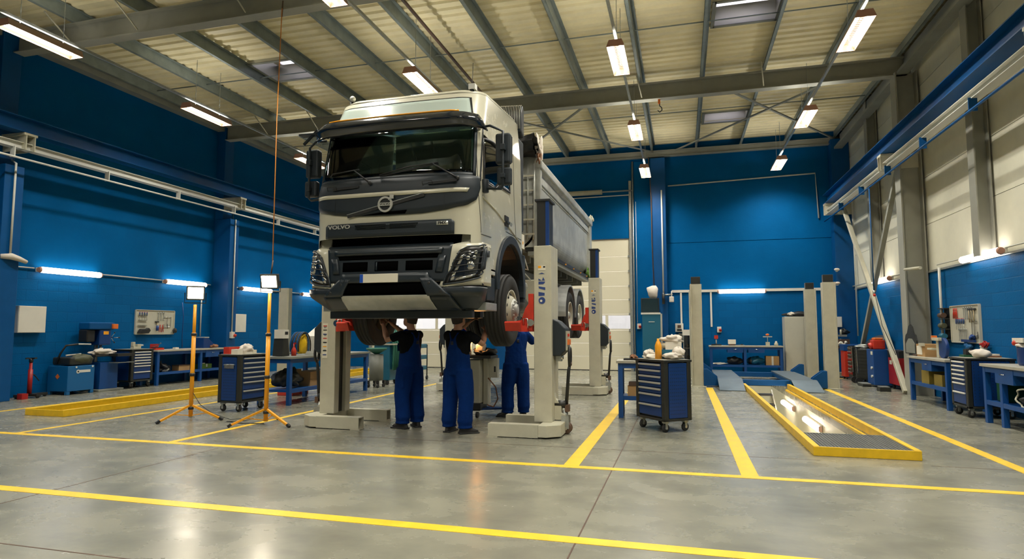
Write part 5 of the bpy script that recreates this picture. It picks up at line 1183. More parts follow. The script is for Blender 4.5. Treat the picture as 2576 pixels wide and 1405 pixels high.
def S(name,label,cat,mb,loc,rz=0,group=None,**k): return single(mb,name,label,cat,loc,group,rz,**k)
for k,z in enumerate((1.9,1.84,1.78)): S('tool_rail',['top','middle','lowest'][k]+' thin slotted rail at the left end of the left pegboard','rail',MB().box(0,.03,-.14,.14,-.006,.006,'steel_grey'),(-14.26,13.62,z-.08*k))
S('tool_holder','black arched tool holder at the lower left of the left pegboard','holder',MB().prism([(-.17,0),(-.13,.08),(-.1,.12),(.08,.12),(.14,.15),(.2,.08),(.14,0)],'x',0,.1,'black'),(-14.25,13.62,1.40),bev=.01)
S('spray_can','blue can hanging at the middle of the left pegboard','can',MB().cyl((0,0,0),(0,0,.14),.035,'blue_plastic',12).cyl((0,0,.14),(0,0,.17),.02,'conduit_white',10),(-14.2,14.08,1.47))
S('power_strip','black bulky plug at the right end of the left pegboard','plug',MB().blob((0,0,0),(.05,.06,.07),'black',2),(-14.2,14.7,1.46))
S('tool_shelf','dark shelf rack hanging at the left edge of the right pegboard','shelf',MB().box(-.14,0,-.16,.16,-.34,-.32,'cart_dark').box(-.02,0,-.16,.16,-.34,.34,'black').box(-.14,0,-.16,.16,.1,.12,'cart_dark').box(-.14,0,-.16,.16,-.12,-.1,'cart_dark').box(-.14,0,-.16,.16,.32,.34,'cart_dark'),(5.49,15.2,1.62))
for k,(z,m,c) in enumerate(((1.53,'olive','amber'),(1.75,'brown','brown'),(1.31,'teal_paint','teal'))):
    S('spool','%s roll lying on the rack beside the right pegboard'%['olive','brown','teal'][k],'spool',MB().cyl((-.08,-.1,.055),(-.08,.1,.055),.055,m,14),(5.45,15.2,z))
S('work_glove','blue glove hanging low on the right pegboard','glove',MB().blob((0,0,0),(.04,.1,.05),'blue_plastic',8,.4),(5.42,13.95,1.34))
S('spirit_level','dark blue long level across the bottom of the right pegboard','tool',MB().box(-.02,.02,-.28,.28,-.025,.025,'cart_blue'),(5.42,14.12,1.28))
S('rag','blue and white rag hanging under the right pegboard','rag',MB().blob((0,0,0),(.03,.14,.06),'washer_blue',5,.5,16,10,False),(5.44,14.2,1.17))
S('work_glove','red and white gloves hanging right of the right pegboard','glove',MB().blob((0,-.06,.04),(.05,.09,.05),'red_dark',6,.4,14,9,False).blob((0,.04,-.03),(.05,.08,.05),'cloth_white',7,.4,14,9,False),(5.42,13.5,1.18))
for k,(y,z,m,l) in enumerate(((11.5,1.62,'green_hose','green'),(11.45,1.52,'red_dark','upper red'),(11.45,1.28,'red_dark','lower red'))):
    S('cable_reel',l+' reel hanging at the right photo edge on the right wall','reel',MB().cyl((-.1,0,0),(0,0,0),.07,m,14).cyl((-.12,0,0),(-.1,0,0),.04,'conduit_white',10),(5.5,y,z))
# ---- left side equipment
t=thing('jack_stand','red transmission jack standing by the left wall under the white cabinet','jack',(-14.0,10.45,0)); x,y=-13.95,10.45
mb=MB(); mb.box(x-.28,x+.28,y-.05,y+.05,.04,.09,'black_metal'); mb.box(x-.05,x+.05,y-.3,y+.38,.04,.09,'black_metal'); mb.box(x+.1,x+.24,y-.33,y-.2,.0,.12,'red_dark'); build(mb,'base',t)
mb=MB(); mb.tube([(x,y,.09),(x,y,.62),(x,y,.62),(x,y,.78)],[.045,.045,.03,.03],'red_dark',12); build(mb,'column',t); mb=MB(); mb.cyl((x,y,.78),(x,y,.86),.04,'black_metal',10); mb.box(x-.12,x+.12,y-.015,y+.015,.85,.88,'black_metal'); mb.box(x-.015,x+.015,y-.12,y+.12,.85,.88,'black_metal'); build(mb,'saddle',t); build(MB().tube([(x,y,.55),(x,y+.1,.48),(x,y+.2,.36)],.012,'black',6),'pump_handle',t)
for dx,dy in ((-.25,0),(.25,0),(0,-.27),(0,.35)): build(MB().cyl((x+dx-.015,y+dy,.04),(x+dx+.015,y+dy,.04),.04,'black',10),'caster',t)
t=thing('parts_washer','bright blue parts washer with olive tub and raised handle at the left wall','washer',(-13.95,11.37,0)); x0,x1,y0,y1=-14.22,-13.62,11.05,11.72
mb=MB(); mb.box(x0,x1,y0,y1,.08,.66,'washer_blue'); 
for a in(x0,x1-.08):
    for b in(y0,y1-.08): mb.box(a,a+.08,b,b+.08,0,.08,'washer_blue')
build(mb,'cabinet',t,bev=.01)
mb=MB().box(x0+.04,x1-.0,y0+.05,y1-.05,.68,.86,'cart_dark'); build(mb,'tub',t,bev=.04,bseg=3)
build(MB().blob((x1-.1,(y0+y1)/2+.06,.8),(.14,.28,.12),'olive',31,.12).cyl((x1-.2,y0+.1,.9),(x1-.25,y0+.5,.92),.02,'cloth_white',6),'filter_bag',t)
mb=MB(); mb.tube([(x0+.2,y0+.02,.7),(x0+.3,y0+.04,.95),(x1-.2,y0+.08,1.13),(x1-.1,y0+.3,1.16)],.022,'black',8); mb.tube([(x1-.1,y0+.3,1.16),(x1-.1,y0+.62,1.15)],.016,'conduit_white',8); build(mb,'lid_handle',t)
mb=MB(); mb.box(x1,x1+.004,y0+.22,y0+.56,.5,.56,'conduit_white'); mb.cyl((x1,y0+.25,.525),(x1+.006,y0+.25,.525),.045,'conduit_white',16); mb.cyl((x1,y0+.25,.525),(x1+.008,y0+.25,.525),.02,'black',12); build(mb,'nameplate',t)
M_=MB().cb((0,0,0),(.09,.004,.09),'orange_p'); M_.xf(Matrix.Translation(((x0+x1)/2,y0-.002,.42))@Matrix.Rotation(R(45),4,'Y')); build(M_,'warning_sign',t)
for yy in (y0+.2,y1-.06): build(MB().cyl((x1,yy,.63),(x1+.01,yy,.63),.022,'conduit_white',12),'knob',t)
t=thing('drill_press','dark blue pillar drill press standing by the left wall','drill',(-13.95,12.2,0)); x,y=-14.0,12.1
build(MB().box(-14.22,-13.62,11.86,12.55,0,.05,'steel_grey'),'base',t,bev=.01)
build(MB().cyl((x-.06,y,.05),(x-.06,y,1.45),.045,'galv',14),'column',t)
mb=MB().box(-14.2,-13.72,11.82,12.5,.84,.88,'black_metal'); mb.box(-14.2,-13.72,11.95,12.45,.05,.7,'bench_blue'); build(mb,'table',t,bev=.008)
mb=MB(); mb.box(-14.12,-13.82,11.98,12.3,1.12,1.50,'cart_blue'); mb.box(-14.15,-13.8,11.68,12.38,1.50,1.68,'frame_blue'); build(mb,'head',t,bev=.03,bseg=3)
build(MB().box(-14.14,-13.86,11.68,11.9,1.2,1.5,'black'),'motor',t,bev=.03); build(MB().box(-13.82,-13.74,12.28,12.42,1.52,1.64,'orange_p'),'switch_box',t,bev=.01); build(MB().box(-13.83,-13.815,12.08,12.22,1.38,1.46,'amber'),'label_plate',t)
mb=MB(); mb.cyl((-13.97,12.15,1.12),(-13.97,12.15,.98),.03,'chrome',10); mb.cyl((-13.97,12.15,.98),(-13.97,12.15,.89),.008,'chrome',6)
for a in (0,2.1,4.2): mb.tube([(-13.85,12.32,1.3),(-13.8+.1*math.cos(a),12.42,1.3+.14*math.sin(a))],.008,'chrome',6); mb.ball((-13.8+.1*math.cos(a),12.42,1.3+.14*math.sin(a)),.018,'black',8,6)
build(mb,'feed_handle',t)
S('rag_pile','white rags heaped on the drill press table','rag',MB().blob((0,0,.06),(.12,.26,.07),'cloth_white',4,.35),(-13.85,12.12,.88))
S('drip_tray','dark folded tray hanging at the front of the drill press','tray',MB().box(0,.28,0,.5,0,.07,'black_metal').box(.02,.3,.0,.55,-.16,-.15,'steel_grey'),(-13.7,12.15,.86-.02))
S('bench_vice','cream bench vice on the dark drawer cabinet at the left wall','vice',MB().box(-.06,.06,-.14,.08,0,.06,'cream_paint').box(-.05,.05,-.02,.1,.06,.12,'cream_paint').box(-.04,.04,-.15,-.08,.06,.18,'cream_paint').cyl((0,.1,.09),(0,.2,.09),.02,'chrome',8),(-13.8,13.05,1.0),bev=.008)
S('tool_tray','red tray of small tools on the left wall workbench','tray',MB().box(-.1,.1,-.14,.14,0,.05,'red_paint').box(-.08,.08,-.12,.12,.05,.07,'black').bar((-.05,-.1,.07),(.05,.1,.18),.01,.01,'chrome').bar((.05,-.02,.07),(.0,.12,.2),.01,.01,'chrome').box(-.1,-.09,-.14,.14,.05,.16,'red_dark'),(-13.85,13.75,.95))
S('paper_box','small white carton on the left wall workbench','box',MB().box(-.05,.05,-.06,.06,0,.05,'paper'),(-13.85,14.4,.95))
S('tool_bag','dark blue sloped machine case at the right end of the left wall workbench','case',MB().prism([(-.2,0),(-.2,.3),(-.05,.32),(.12,.2),(.22,.12),(.22,0)],'x',-.16,.14,'cart_blue').box(-.17,.15,-.18,.02,.3,.33,'alu_bright'),(-13.9,15.55,.95),bev=.012)
S('rag','brown leather glove bundle on the right end of the left wall workbench','glove',MB().blob((0,0,.05),(.08,.14,.05),'rust',3,.3),(-13.72,15.75,.95))
S('angle_grinder','dark tangle of hose and grinder on the lower shelf of the left bench','tool',MB().blob((0,0,.1),(.15,.2,.12),'black',9,.45).blob((.1,.05,.05),(.06,.1,.06),'cream_paint',2,.3),(-13.88,13.95,.34))
S('cardboard_box','brown carton on the lower shelf of the left wall workbench','box',MB().box(-.12,.12,-.2,.2,0,.14,'cardboard').box(-.13,.13,-.21,.21,.14,.16,'brown'),(-13.88,14.65,.34))
S('tool_box','olive tool box on the lower shelf right end of the left bench','tool box',MB().box(-.12,.12,-.22,.22,0,.14,'moss').box(-.02,.02,-.05,.05,.14,.17,'galv').box(.12,.13,-.03,.03,.05,.14,'alu_bright'),(-13.88,15.5,.34),bev=.008)
pipe('blue air line hanging right of the left pegboard',[(-14.24,14.98,2.3),(-14.2,15.0,1.9),(-14.2,14.98,1.35),(-14.2,15.0,.98)],.012,'cart_blue')
# ---- table under the truck: things on it
tx=-7.9
S('tool_case','long red tool tray at the rear of the left blue drawer cart','case',MB().box(-.06,.06,-.27,.27,0,.13,'red_paint').box(-.04,.04,-.24,.24,.13,.135,'cart_dark'),(-8.2,9.99,1.046),bev=.01)
S('cloth_heap','white cloth and cartons on top of the left blue drawer cart','cloth',MB().blob((0,.06,.09),(.1,.15,.08),'cloth_white',13,.3).box(-.08,.06,-.26,-.12,0,.09,'paper').box(.0,.1,.12,.22,0,.07,'plate_white').box(-.05,.09,-.08,.18,0,.04,'paper'),(-8.0,9.97,1.046))

t=thing('battery_charger','dark battery charger with pale display standing on the table under the truck','charger',(tx,10.95,.96)); mb=MB().prism([(10.82,.965),(11.06,.965),(11.0,1.32),(10.86,1.32)],'x',tx-.12,tx+.12,'cart_dark'); build(mb,'body',t,bev=.01); build(MB().box(tx-.1,tx+.13,10.84,11.0,1.32,1.5,'white_paint').box(tx+.13,tx+.135,10.87,10.97,1.4,1.46,'black'),'display',t,bev=.02)
S('spray_bottle','red spray bottle on the table under the truck','bottle',MB().lathe([(.0001,0),(.05,0),(.055,.1),(.03,.16),(.014,.19),(.014,.25),(.0001,.25)],(0,0,0),'z','red_paint',14).box(-.01,.05,-.012,.012,.24,.27,'red_dark'),(tx+.12,11.2,.96))
t=thing('hose_reel','yellow and black cable reel bundle leaning on the table under the truck','reel',(tx,11.6,.96)); mb=MB()
for k in range(6): mb.tube([(tx+.04*k-.1,11.6+.22*math.cos(a),1.14+.3*math.sin(a)) for a in [R(-20+220*q/16) for q in range(17)]],.014,'black' if k%2 else 'frame_blue',6)
build(mb,'frame',t); build(MB().blob((tx,11.66,1.18),(.09,.15,.24),'yellow_paint',21,.15),'cover',t)
S('metal_box','pale machine housing at the far end of the table under the truck','machine',MB().prism([(-.35,0),(.4,0),(.4,.5),(.1,.62),(-.35,.4)],'x',-.2,.2,'white_paint').cyl((.2,-.1,.3),(.215,-.1,.3),.09,'red_dark',14),(tx,12.4,.96),bev=.02)
for k,(y,m,l) in enumerate(((11.15,'cart_dark','olive tool bag'),(11.9,'cardboard','open brown carton'),(12.5,'paper','white folded sack'),(13.0,'cardboard','second brown carton'))):
    mb=MB().box(-.22,.22,-.24,.24,0,.3,m) if m!='cart_dark' else MB().blob((0,0,.18),(.22,.3,.18),m,17,.3)
    if m=='cardboard': mb.box(-.23,.0,-.25,-.24,.3,.36,m)
    S('shelf_load',l+' on the lower shelf of the table under the truck','box',mb,(tx,y,.3))
S('crate','two red crates standing on the floor behind the table under the truck','crate',MB().box(-.2,.2,-.3,-.02,0,.5,'red_paint').box(-.2,.2,.04,.32,0,.5,'red_paint'),(-8.75,12.6,0),bev=.01)
# oil drain unit and gas unit under truck
t=thing('oil_drainer','grey and green oil drain drum behind the left column lift','oil drainer',(-7.8,14.75,0)); x,y=-7.75,14.75
build(MB().cyl((x,y,.18),(x,y,.86),.18,'steel_grey',22),'drum',t); build(MB().lathe([(.05,.86),(.26,.98),(.27,1.02),(.26,1.02),(.05,.9)],(x,y,0),'z','green_hose',24),'funnel',t)
mb=MB(); 
for a in range(4): mb.cyl((x+.2*math.cos(a*HP+.7)-.02,y+.2*math.sin(a*HP+.7),.05),(x+.2*math.cos(a*HP+.7)+.02,y+.2*math.sin(a*HP+.7),.05),.05,'black',12); mb.box(x+.2*math.cos(a*HP+.7)-.03,x+.2*math.cos(a*HP+.7)+.03,y+.2*math.sin(a*HP+.7)-.03,y+.2*math.sin(a*HP+.7)+.03,.1,.18,'black_metal')
build(mb,'caster',t)
t=thing('service_unit','tall teal service unit with hanging green hoses under the truck','machine',(-8.0,15.7,0)); build(MB().box(-8.2,-7.72,15.45,16.0,.12,1.62,'teal_paint'),'cabinet',t,bev=.02)
for k in range(4): build(MB().tube([(-7.7,15.5+.12*k,1.5),(-7.62,15.5+.12*k,1.0),(-7.66,15.55+.1*k,.4),(-7.7,15.6+.08*k,.6)],.03,'green_hose',8),'hose',t)
build(MB().box(-8.18,-7.6,15.42,16.02,1.08,1.12,'cream_paint'),'tray',t)
for a,b in ((-8.1,15.5),(-7.8,15.5),(-8.1,15.95),(-7.8,15.95)): build(MB().cyl((a-.02,b,.06),(a+.02,b,.06),.06,'black',12),'caster',t)
t=thing('tool_trolley','open teal tool trolley with shelves between the standing mechanic and the lift','trolley',(-7.4,17.2,0)); x0,x1,y0,y1=-8.3,-7.5,16.9,17.5
for z in (.3,.62,.95): build(MB().box(x0,x1,y0,y1,z,z+.12,'teal_paint'),'shelf',t,bev=.01)
for a in(x0,x1):
    for b in(y0,y1): build(MB().cyl((a,b,.1),(a,b,1.05),.018,'black',8),'post',t); build(MB().cyl((a-.02,b,.06),(a+.02,b,.06),.06,'black',12),'caster',t)
build(MB().tube([(x0,y0,1.05),(x0-.12,y0,1.08),(x0-.12,y1,1.08),(x0,y1,1.05)],.016,'black',8),'handle',t); build(MB().box(x0+.05,x0+.3,y0-.01,y0,.65,.85,'cart_dark').box(x0+.03,x0+.3,y0-.01,y0,.45,.47,'conduit_white'),'drawer_front',t)
S('floor_tool','small dark shoe shaped tool on the floor under the truck','tool',MB().blob((0,0,.06),(.2,.08,.06),'black',14,.3),(-8.7,17.2,0))
# small machine with hose behind the mechanic
t=thing('welding_machine','small wheeled machine with added glow of reflected lamp light behind the mechanic seen from behind','machine',(-3.42,10.5,0)); x,y=-3.5,10.45
build(MB().box(x-.16,x+.1,y-.2,y+.2,.16,.98,'cabinet_grey').box(x-.17,x+.11,y-.21,y+.21,.1,.24,'black'),'cabinet',t,bev=.02); build(MB().box(x+.11,x+.2,y-.06,y+.12,.2,1.02,'cabinet_grey'),'side_post',t,bev=.01)
mb=MB(); mb.box(x-.22,x+.3,y-.22,y+.22,1.0,1.05,'black_metal'); mb.blob((x+.15,y,1.1),(.2,.2,.06),'black',15,.4); build(mb,'tool_tray',t); build(MB().box(x+.2,x+.36,y-.02,y+.1,.66,1.0,'cabinet_grey').box(x+.3,x+.33,y-.025,y-.02,.76,.86,'black'),'pump_box',t,bev=.02)
build(MB().box(x-.02,x+.14,y-.1,y+.06,1.08,1.26,'white_paint'),'gauge',t,bev=.03); build(MB().cyl((x-.14,y-.12,1.06),(x-.14,y-.12,1.26),.05,'plate_white',14),'white_cup',t)
build(MB().blob((x-.02,y-.12,1.30),(.12,.05,.03),'reflected_glow',4,.3,14,9,False),'glow_blob',t)  # added glowing blob for orange lamp light reflected on the machine
build(MB().tube([(x+.2,y-.05,.66),(x+.34,y-.05,.5),(x+.38,y-.05,.3),(x+.3,y-.05,.16),(x+.2,y-.1,.2)],.012,'rust',8),'hose',t); build(MB().bar((x-.2,y-.25,.12),(x+.45,y+.15,.12),.08,.03,'cart_blue').bar((x-.2,y+.2,.12),(x+.45,y+.15,.12),.08,.03,'cart_blue'),'chassis',t)
for a,b in ((x-.2,y-.25),(x-.2,y+.2),(x+.42,y+.15),(x+.08,y-.28)): build(MB().cyl((a-.02,b,.05),(a+.02,b,.05),.05,'black',14),'caster',t)
# ---- centre right items
cx,cy=-.35,9.95
def on(dx,dy): c,s=math.cos(R(-50)),math.sin(R(-50)); return (-.72+dx*c-dy*s,9.88+dx*s+dy*c)
p=on(.55,.3); S('cloth_heap','white folded cloth on the right of the centre right drawer cart','cloth',MB().blob((0,0,.05),(.15,.14,.05),'cloth_white',23,.2).blob((.07,.03,.1),(.09,.09,.08),'cloth_white',24,.15),(p[0],p[1],1.055))
p=on(.2,.22); S('paper_stack','crumpled white papers on the left of the centre right drawer cart','paper',MB().blob((0,0,.03),(.16,.14,.035),'paper',25,.3).blob((-.08,.05,.08),(.09,.08,.05),'cloth_white',26,.3),(p[0],p[1],1.055))
p=on(.37,.16); S('oil_bottle','orange bottle on the centre right drawer cart','bottle',MB().lathe([(.0001,0),(.05,0),(.052,.2),(.03,.26),(.018,.28),(.018,.31),(.0001,.31)],(0,0,0),'z','amber',14),(p[0],p[1],1.055))
p=on(.40,.40); S('power_tool','teal and cream power tool behind the orange bottle on the drawer cart','power tool',MB().box(-.16,.1,-.06,.06,0,.14,'teal_paint').box(-.1,.14,-.05,.05,.14,.26,'paper').cyl((-.16,0,.2),(-.05,0,.2),.05,'cream_paint',10).blob((0,0,.3),(.16,.08,.05),'cloth_white',27,.3),(p[0],p[1],1.055))
S('tool_tray','dark flat tray with small parts on the narrow blue table','tray',MB().box(-.14,.14,-.1,.1,0,.03,'black').blob((.03,0,.05),(.06,.05,.04),'rust',3,.3),(-.86,11.05,.97))
S('wooden_crate','brown wooden crate on the lower shelf of the narrow blue table','crate',MB().box(-.15,.15,-.12,.12,0,.18,'cardboard').box(-.13,.13,-.13,.13,.18,.24,'brown'),(-.78,11.0,.36))
S('machine_part','dark green machine part on the lower shelf behind the crate','tool',MB().blob((0,0,.16),(.14,.12,.16),'green_can',34,.35),(-.5,11.15,.36))
# back wall pilaster: computer station
t=thing('computer_cabinet','teal computer cabinet with dark monitor at the pilaster right of the roller door','cabinet',(-1.03,22.1,0))
build(MB().box(-1.34,-.72,21.95,22.4,0,2.03,'teal_paint'),'cabinet',t,bev=.01); build(MB().box(-1.38,-.72,21.93,22.4,2.03,2.09,'white_paint'),'shelf',t); m_=build(MB().box(-1.38,-.76,22.02,22.12,2.09,2.60,'black'),'monitor',t,bev=.01); build(MB().box(-1.35,-.79,22.012,22.02,2.12,2.57,'screen'),'screen',m_); build(MB().box(-1.12,-.92,21.94,21.95,1.76,1.78,'conduit_white'),'handle',t)
build(MB().box(-.72,-.66,21.95,22.0,.6,2.05,'alu_bright'),'edge_strip',t)
S('cloth_bag','beige canvas bag hanging above the monitor','bag',MB().loft([[Vector((sx*w+dx,sy*d,z)) for sx,sy in ((-1,-1),(0,-1.25),(1,-1),(1.1,0),(1,1),(0,1.1),(-1,1),(-1.1,0))] for w,d,z,dx in ((.11,.06,0,.02),(.14,.09,.06,.01),(.155,.1,.18,0),(.18,.09,.30,-.01),(.17,.05,.36,-.02),(.06,.02,.43,.05))],'cloth_white',True),(-.98,22.28,2.62))
t=thing('wall_bracket','grey pipe bracket with small white box beside the hanging bag','bracket',(-.6,22.4,2.7)); build(MB().cyl((-.66,22.45,2.72),(-.3,22.45,2.74),.03,'galv',8).cyl((-.62,22.4,2.4),(-.62,22.4,2.8),.05,'black_metal',10),'pipe',t); build(MB().box(-.42,-.26,22.3,22.42,2.46,2.66,'cloth_white'),'box',t,bev=.02); build(MB().cyl((-.34,22.4,2.66),(-.34,22.4,2.85),.02,'conduit_white',8),'stem',t)
t=thing('tool_showcase','narrow glass fronted case beside the left post of the drive-on lift','cabinet',(.22,22.5,0)); build(MB().box(.02,.55,22.25,22.75,0,.1,'frame_blue').box(.02,.05,22.25,22.75,.1,1.3,'galv').box(.52,.55,22.25,22.75,.1,1.3,'galv').box(.02,.55,22.72,22.75,.1,1.3,'frame_blue'),'frame',t); build(MB().box(.0,.57,22.22,22.77,1.3,1.5,'white_paint'),'header',t); build(MB().box(.05,.52,22.26,22.27,.1,1.3,'glass_clear'),'glass',t)
for z in (.45,.85): build(MB().box(.05,.52,22.3,22.72,z,z+.02,'galv').blob((.2,22.5,z+.08),(.08,.1,.06),'black',3).blob((.4,22.5,z+.07),(.06,.1,.05),'red_dark',4),'shelf',t)
# back bench items
S('bench_lamp','small red and white stand at the left end of the back bench','tool',MB().box(-.16,.16,-.1,.1,0,.04,'black_metal').cyl((0,0,.04),(0,0,.22),.02,'conduit_white',8).box(-.06,.06,-.05,.05,.22,.34,'red_paint'),(1.1,22.05,.97))
S('carton','white and red carton on the back bench','box',MB().box(-.12,.12,-.08,.08,.05,.2,'paper').box(-.1,.1,-.08,.08,0,.05,'brown'),(1.6,22.05,.97))
S('small_parts','thin scattered tools near the middle of the back bench','tool',MB().box(-.14,.14,-.05,.05,0,.02,'galv').box(.02,.1,-.04,.04,.02,.05,'black'),(1.85,22.05,.97))
S('balance_stand','small pale stand with orange top on the right of the back bench','stand',MB().box(-.06,.06,-.05,.05,0,.12,'cream_paint').cyl((0,0,.12),(0,0,.3),.012,'galv',8).box(-.14,.14,-.03,.03,.28,.31,'cream_paint').ball((0,0,.36),(.06,.05,.04),'orange_p',10,6),(2.72,22.05,.97))
S('jug','small cream jug at the right end of the back bench','jug',MB().lathe([(.0001,0),(.06,0),(.065,.06),(.035,.11),(.03,.15),(.0001,.15)],(0,0,0),'z','cream_paint',14),(2.98,22.05,.97))
S('cardboard_box','brown taped cardboard box on the shelf of the back bench','box',MB().box(-.2,.2,-.18,.18,0,.3,'cardboard').box(-.03,.03,-.182,-.18,.0,.3,'paper'),(2.83,22.05,.33))
S('cable_coil','dark coil of hoses on the left shelf of the back bench','cable',MB().blob((0,0,.12),(.25,.16,.13),'black',51,.25),(1.68,22.08,.33))
S('tool_bag','dark teal bag on the right shelf of the back bench','bag',MB().blob((0,0,.13),(.24,.16,.14),'teal_paint',52,.2).blob((-.15,0,.12),(.1,.12,.12),'black',53,.2),(2.33,22.08,.33))
S('paper_pile','flat pile of white papers on the left shelf of the back bench','paper',MB().blob((0,0,.03),(.2,.14,.035),'paper',54,.3),(1.2,22.05,.33))
t=thing('locker','tall pale grey two door locker at the right end of the back bench','locker',(3.72,22.4,0)); build(MB().box(3.28,4.16,22.18,22.7,0,1.93,'cabinet_grey'),'body',t,bev=.006); build(MB().box(3.3,3.86,22.16,22.18,.05,1.9,'cabinet_grey'),'door',t,bev=.004); d=build(MB().box(3.866,4.14,22.16,22.18,.05,1.9,'cabinet_grey'),'door',t,bev=.004); build(MB().box(3.885,3.95,22.145,22.16,.97,1.07,'black'),'handle',d,bev=.01)
S('duffel_bag','black bag with white corner lying on top of the grey locker','bag',MB().blob((0,0,.08),(.38,.2,.09),'black',61,.2,18,10).blob((-.25,-.1,.09),(.1,.08,.06),'cloth_white',62,.2),(3.76,22.42,1.93))
S('broom','yellow broom pole leaning at the back wall between the lift posts','broom',MB().cyl((0,0,.02),(.03,.12,.95),.016,'yellow_paint',8).box(-.14,.14,-.03,.03,0,.08,'black'),(4.5,22.6,0))
# ---- far right corner equipment
t=thing('tyre_changer','grey and black tyre changing machine in the back right corner','machine',(4.7,21.6,0)); build(MB().box(4.55,4.9,21.5,21.9,0.05,.16,'steel_grey').cyl((4.68,21.8,.1),(4.68,21.8,1.3),.06,'cabinet_grey',12),'column',t); build(MB().box(4.6,5.0,21.6,21.9,1.28,1.34,'steel_grey').cyl((4.62,21.7,1.3),(4.62,21.7,1.62),.04,'black',10).cyl((4.85,21.7,1.34),(4.85,21.7,1.5),.03,'cream_paint',8).blob((4.95,21.8,1.42),(.12,.12,.09),'black',70,.4),'head',t); build(MB().box(4.66,5.05,21.5,21.9,.92,1.2,'brown').blob((4.85,21.6,1.05),(.18,.16,.1),'paper',71,.4),'tray',t)
mb=MB(); mb.cyl((4.45,21.7,.05),(4.45,21.75,.05),.1,'black',14); build(mb,'foot_pedal',t)
t=thing('drawer_rack','tall red side cabinet next to the tyre changing machine','cabinet',(4.9,20.95,0)); build(MB().box(4.72,5.2,20.8,21.25,.08,.86,'red_paint'),'body',t,bev=.01); build(MB().box(4.70,5.2,20.78,21.27,.86,1.05,'bench_blue'),'top_box',t,bev=.01)
for a,b in ((4.78,20.86),(4.78,21.2),(5.1,20.86),(5.1,21.2)): build(MB().cyl((a-.02,b,.04),(a+.02,b,.04),.04,'black',10),'caster',t)
t=thing('drawer_rack','narrow rack of many small drawers beside the dark ribbed bin','cabinet',(4.9,20.25,0)); build(MB().box(4.74,5.25,20.0,20.45,.12,1.02,'cart_dark'),'body',t)
for k in range(8): build(MB().box(4.72,4.74,20.03,20.42,.2+k*.1,.27+k*.1,'brown' if k%2 else 'red_dark').box(4.71,4.72,20.05,20.4,.255+k*.1,.27+k*.1,'alu_bright'),'drawer',t)
for a,b in ((4.82,20.1),(4.82,20.38),(5.15,20.1),(5.15,20.38)): build(MB().cyl((a-.02,b,.06),(a+.02,b,.06),.06,'black',10),'caster',t)
t=thing('ribbed_bin','dark grey ribbed round bin on wheels at the right wall','bin',(4.95,19.35,0)); 
pr=[(.0001,.12),(.27,.12)]
for k in range(9): pr+=[(.28,.16+k*.09),(.29,.2+k*.09),(.28,.24+k*.09)]
pr+=[(.27,.98),(.0001,1.0)]
build(MB().lathe(pr,(4.95,19.35,0),'z','cart_dark',24),'drum',t); build(MB().tube([(4.66,19.1,.3),(4.64,19.1,1.0),(4.64,19.6,1.0),(4.66,19.6,.3)],.014,'chrome',6,smooth=False),'handle',t); build(MB().blob((4.9,19.35,1.03),(.2,.22,.05),'galv',72,.3),'lid',t)
for y in (19.12,19.58): build(MB().cyl((4.68,y-.02,.09),(4.68,y+.02,.09),.09,'black',14),'wheel',t)
t=thing('blue_machine','dark blue machine cabinet with white knobs behind the ribbed bin','machine',(5.0,18.35,0)); build(MB().box(4.8,5.35,18.15,18.75,.06,.98,'bench_blue'),'body',t,bev=.01)
for z in (.5,.28): build(MB().cyl((4.8,18.25,z),(4.76,18.25,z),.035,'conduit_white',12),'knob',t)
build(MB().box(4.79,4.8,18.2,18.35,.84,.93,'plate_white'),'label_plate',t)
S('jerry_can','red canister on top of the dark blue machine','canister',MB().box(-.14,.14,-.16,.16,0,.24,'red_paint').box(-.1,.1,-.14,.14,.24,.3,'orange_p').cyl((-.12,0,.1),(-.2,0,.06),.09,'red_paint',12),(4.98,18.4,.985),bev=.02)
S('welding_dish','large black tilted dish at the right wall above the ribbed bin','dish',MB().lathe([(.0001,.0),(.16,.03),(.29,.10),(.30,.11),(.15,.06),(.0001,.04)],(0,0,0),'x','black',28).xf(Matrix.Rotation(R(62),4,'Y')@Matrix.Scale(1.75,4,(0,1,0))),(5.12,19.2,1.30))
t=thing('tool_trolley','big red tool trolley with chrome handle at the right wall','trolley',(5.0,17.1,0)); x0,x1,y0,y1=5.12,5.46,17.2,18.08
build(MB().box(x0,x1,y0,y1,.12,.8,'red_dark'),'body',t,bev=.012); build(MB().box(x0-.005,x1,y0,y1,.8,.96,'cart_dark').box(x0+.05,x1-.05,y0+.04,y1-.04,.96,.98,'black_metal'),'tray',t); build(MB().tube([(x0+.02,y1,.6),(x0+.02,y1+.06,.98),(x0+.3,y1+.06,.98),(x0+.3,y1,.6)],.016,'chrome',8),'handle',t); build(MB().box(x0-.006,x0,y0+.2,y0+.36,.6,.66,'plate_white').box(x0-.006,x0,y1-.3,y1-.12,.62,.72,'plate_white'),'label_plate',t)
for a in (x0+.08,x1-.08):
    for b in (y0+.1,y1-.1): build(MB().cyl((a-.02,b,.06),(a+.02,b,.06),.06,'black',12),'caster',t)
S('pallet_block','small dark block on the floor in front of the red tool trolley','block',MB().box(-.12,.12,-.14,.14,0,.1,'cart_dark').box(-.1,.1,-.12,.12,.1,.12,'galv'),(4.72,17.1,0))
S('pallet_block','low grey metal block on the floor before the blue machine','block',MB().box(-.1,.1,-.25,.25,0,.07,'cart_dark').box(-.1,.1,-.25,.25,.07,.09,'galv'),(4.65,18.5,0))
S('valve','small red valve at the wall beside the grey steel column','valve',MB().cyl((-.06,0,0),(0,0,0),.09,'red_paint',14).cyl((-.1,0,0),(-.06,0,0),.04,'conduit_white',10).blob((-.03,-.12,0),(.05,.06,.06),'red_dark',3),(5.4,17.2,1.25))
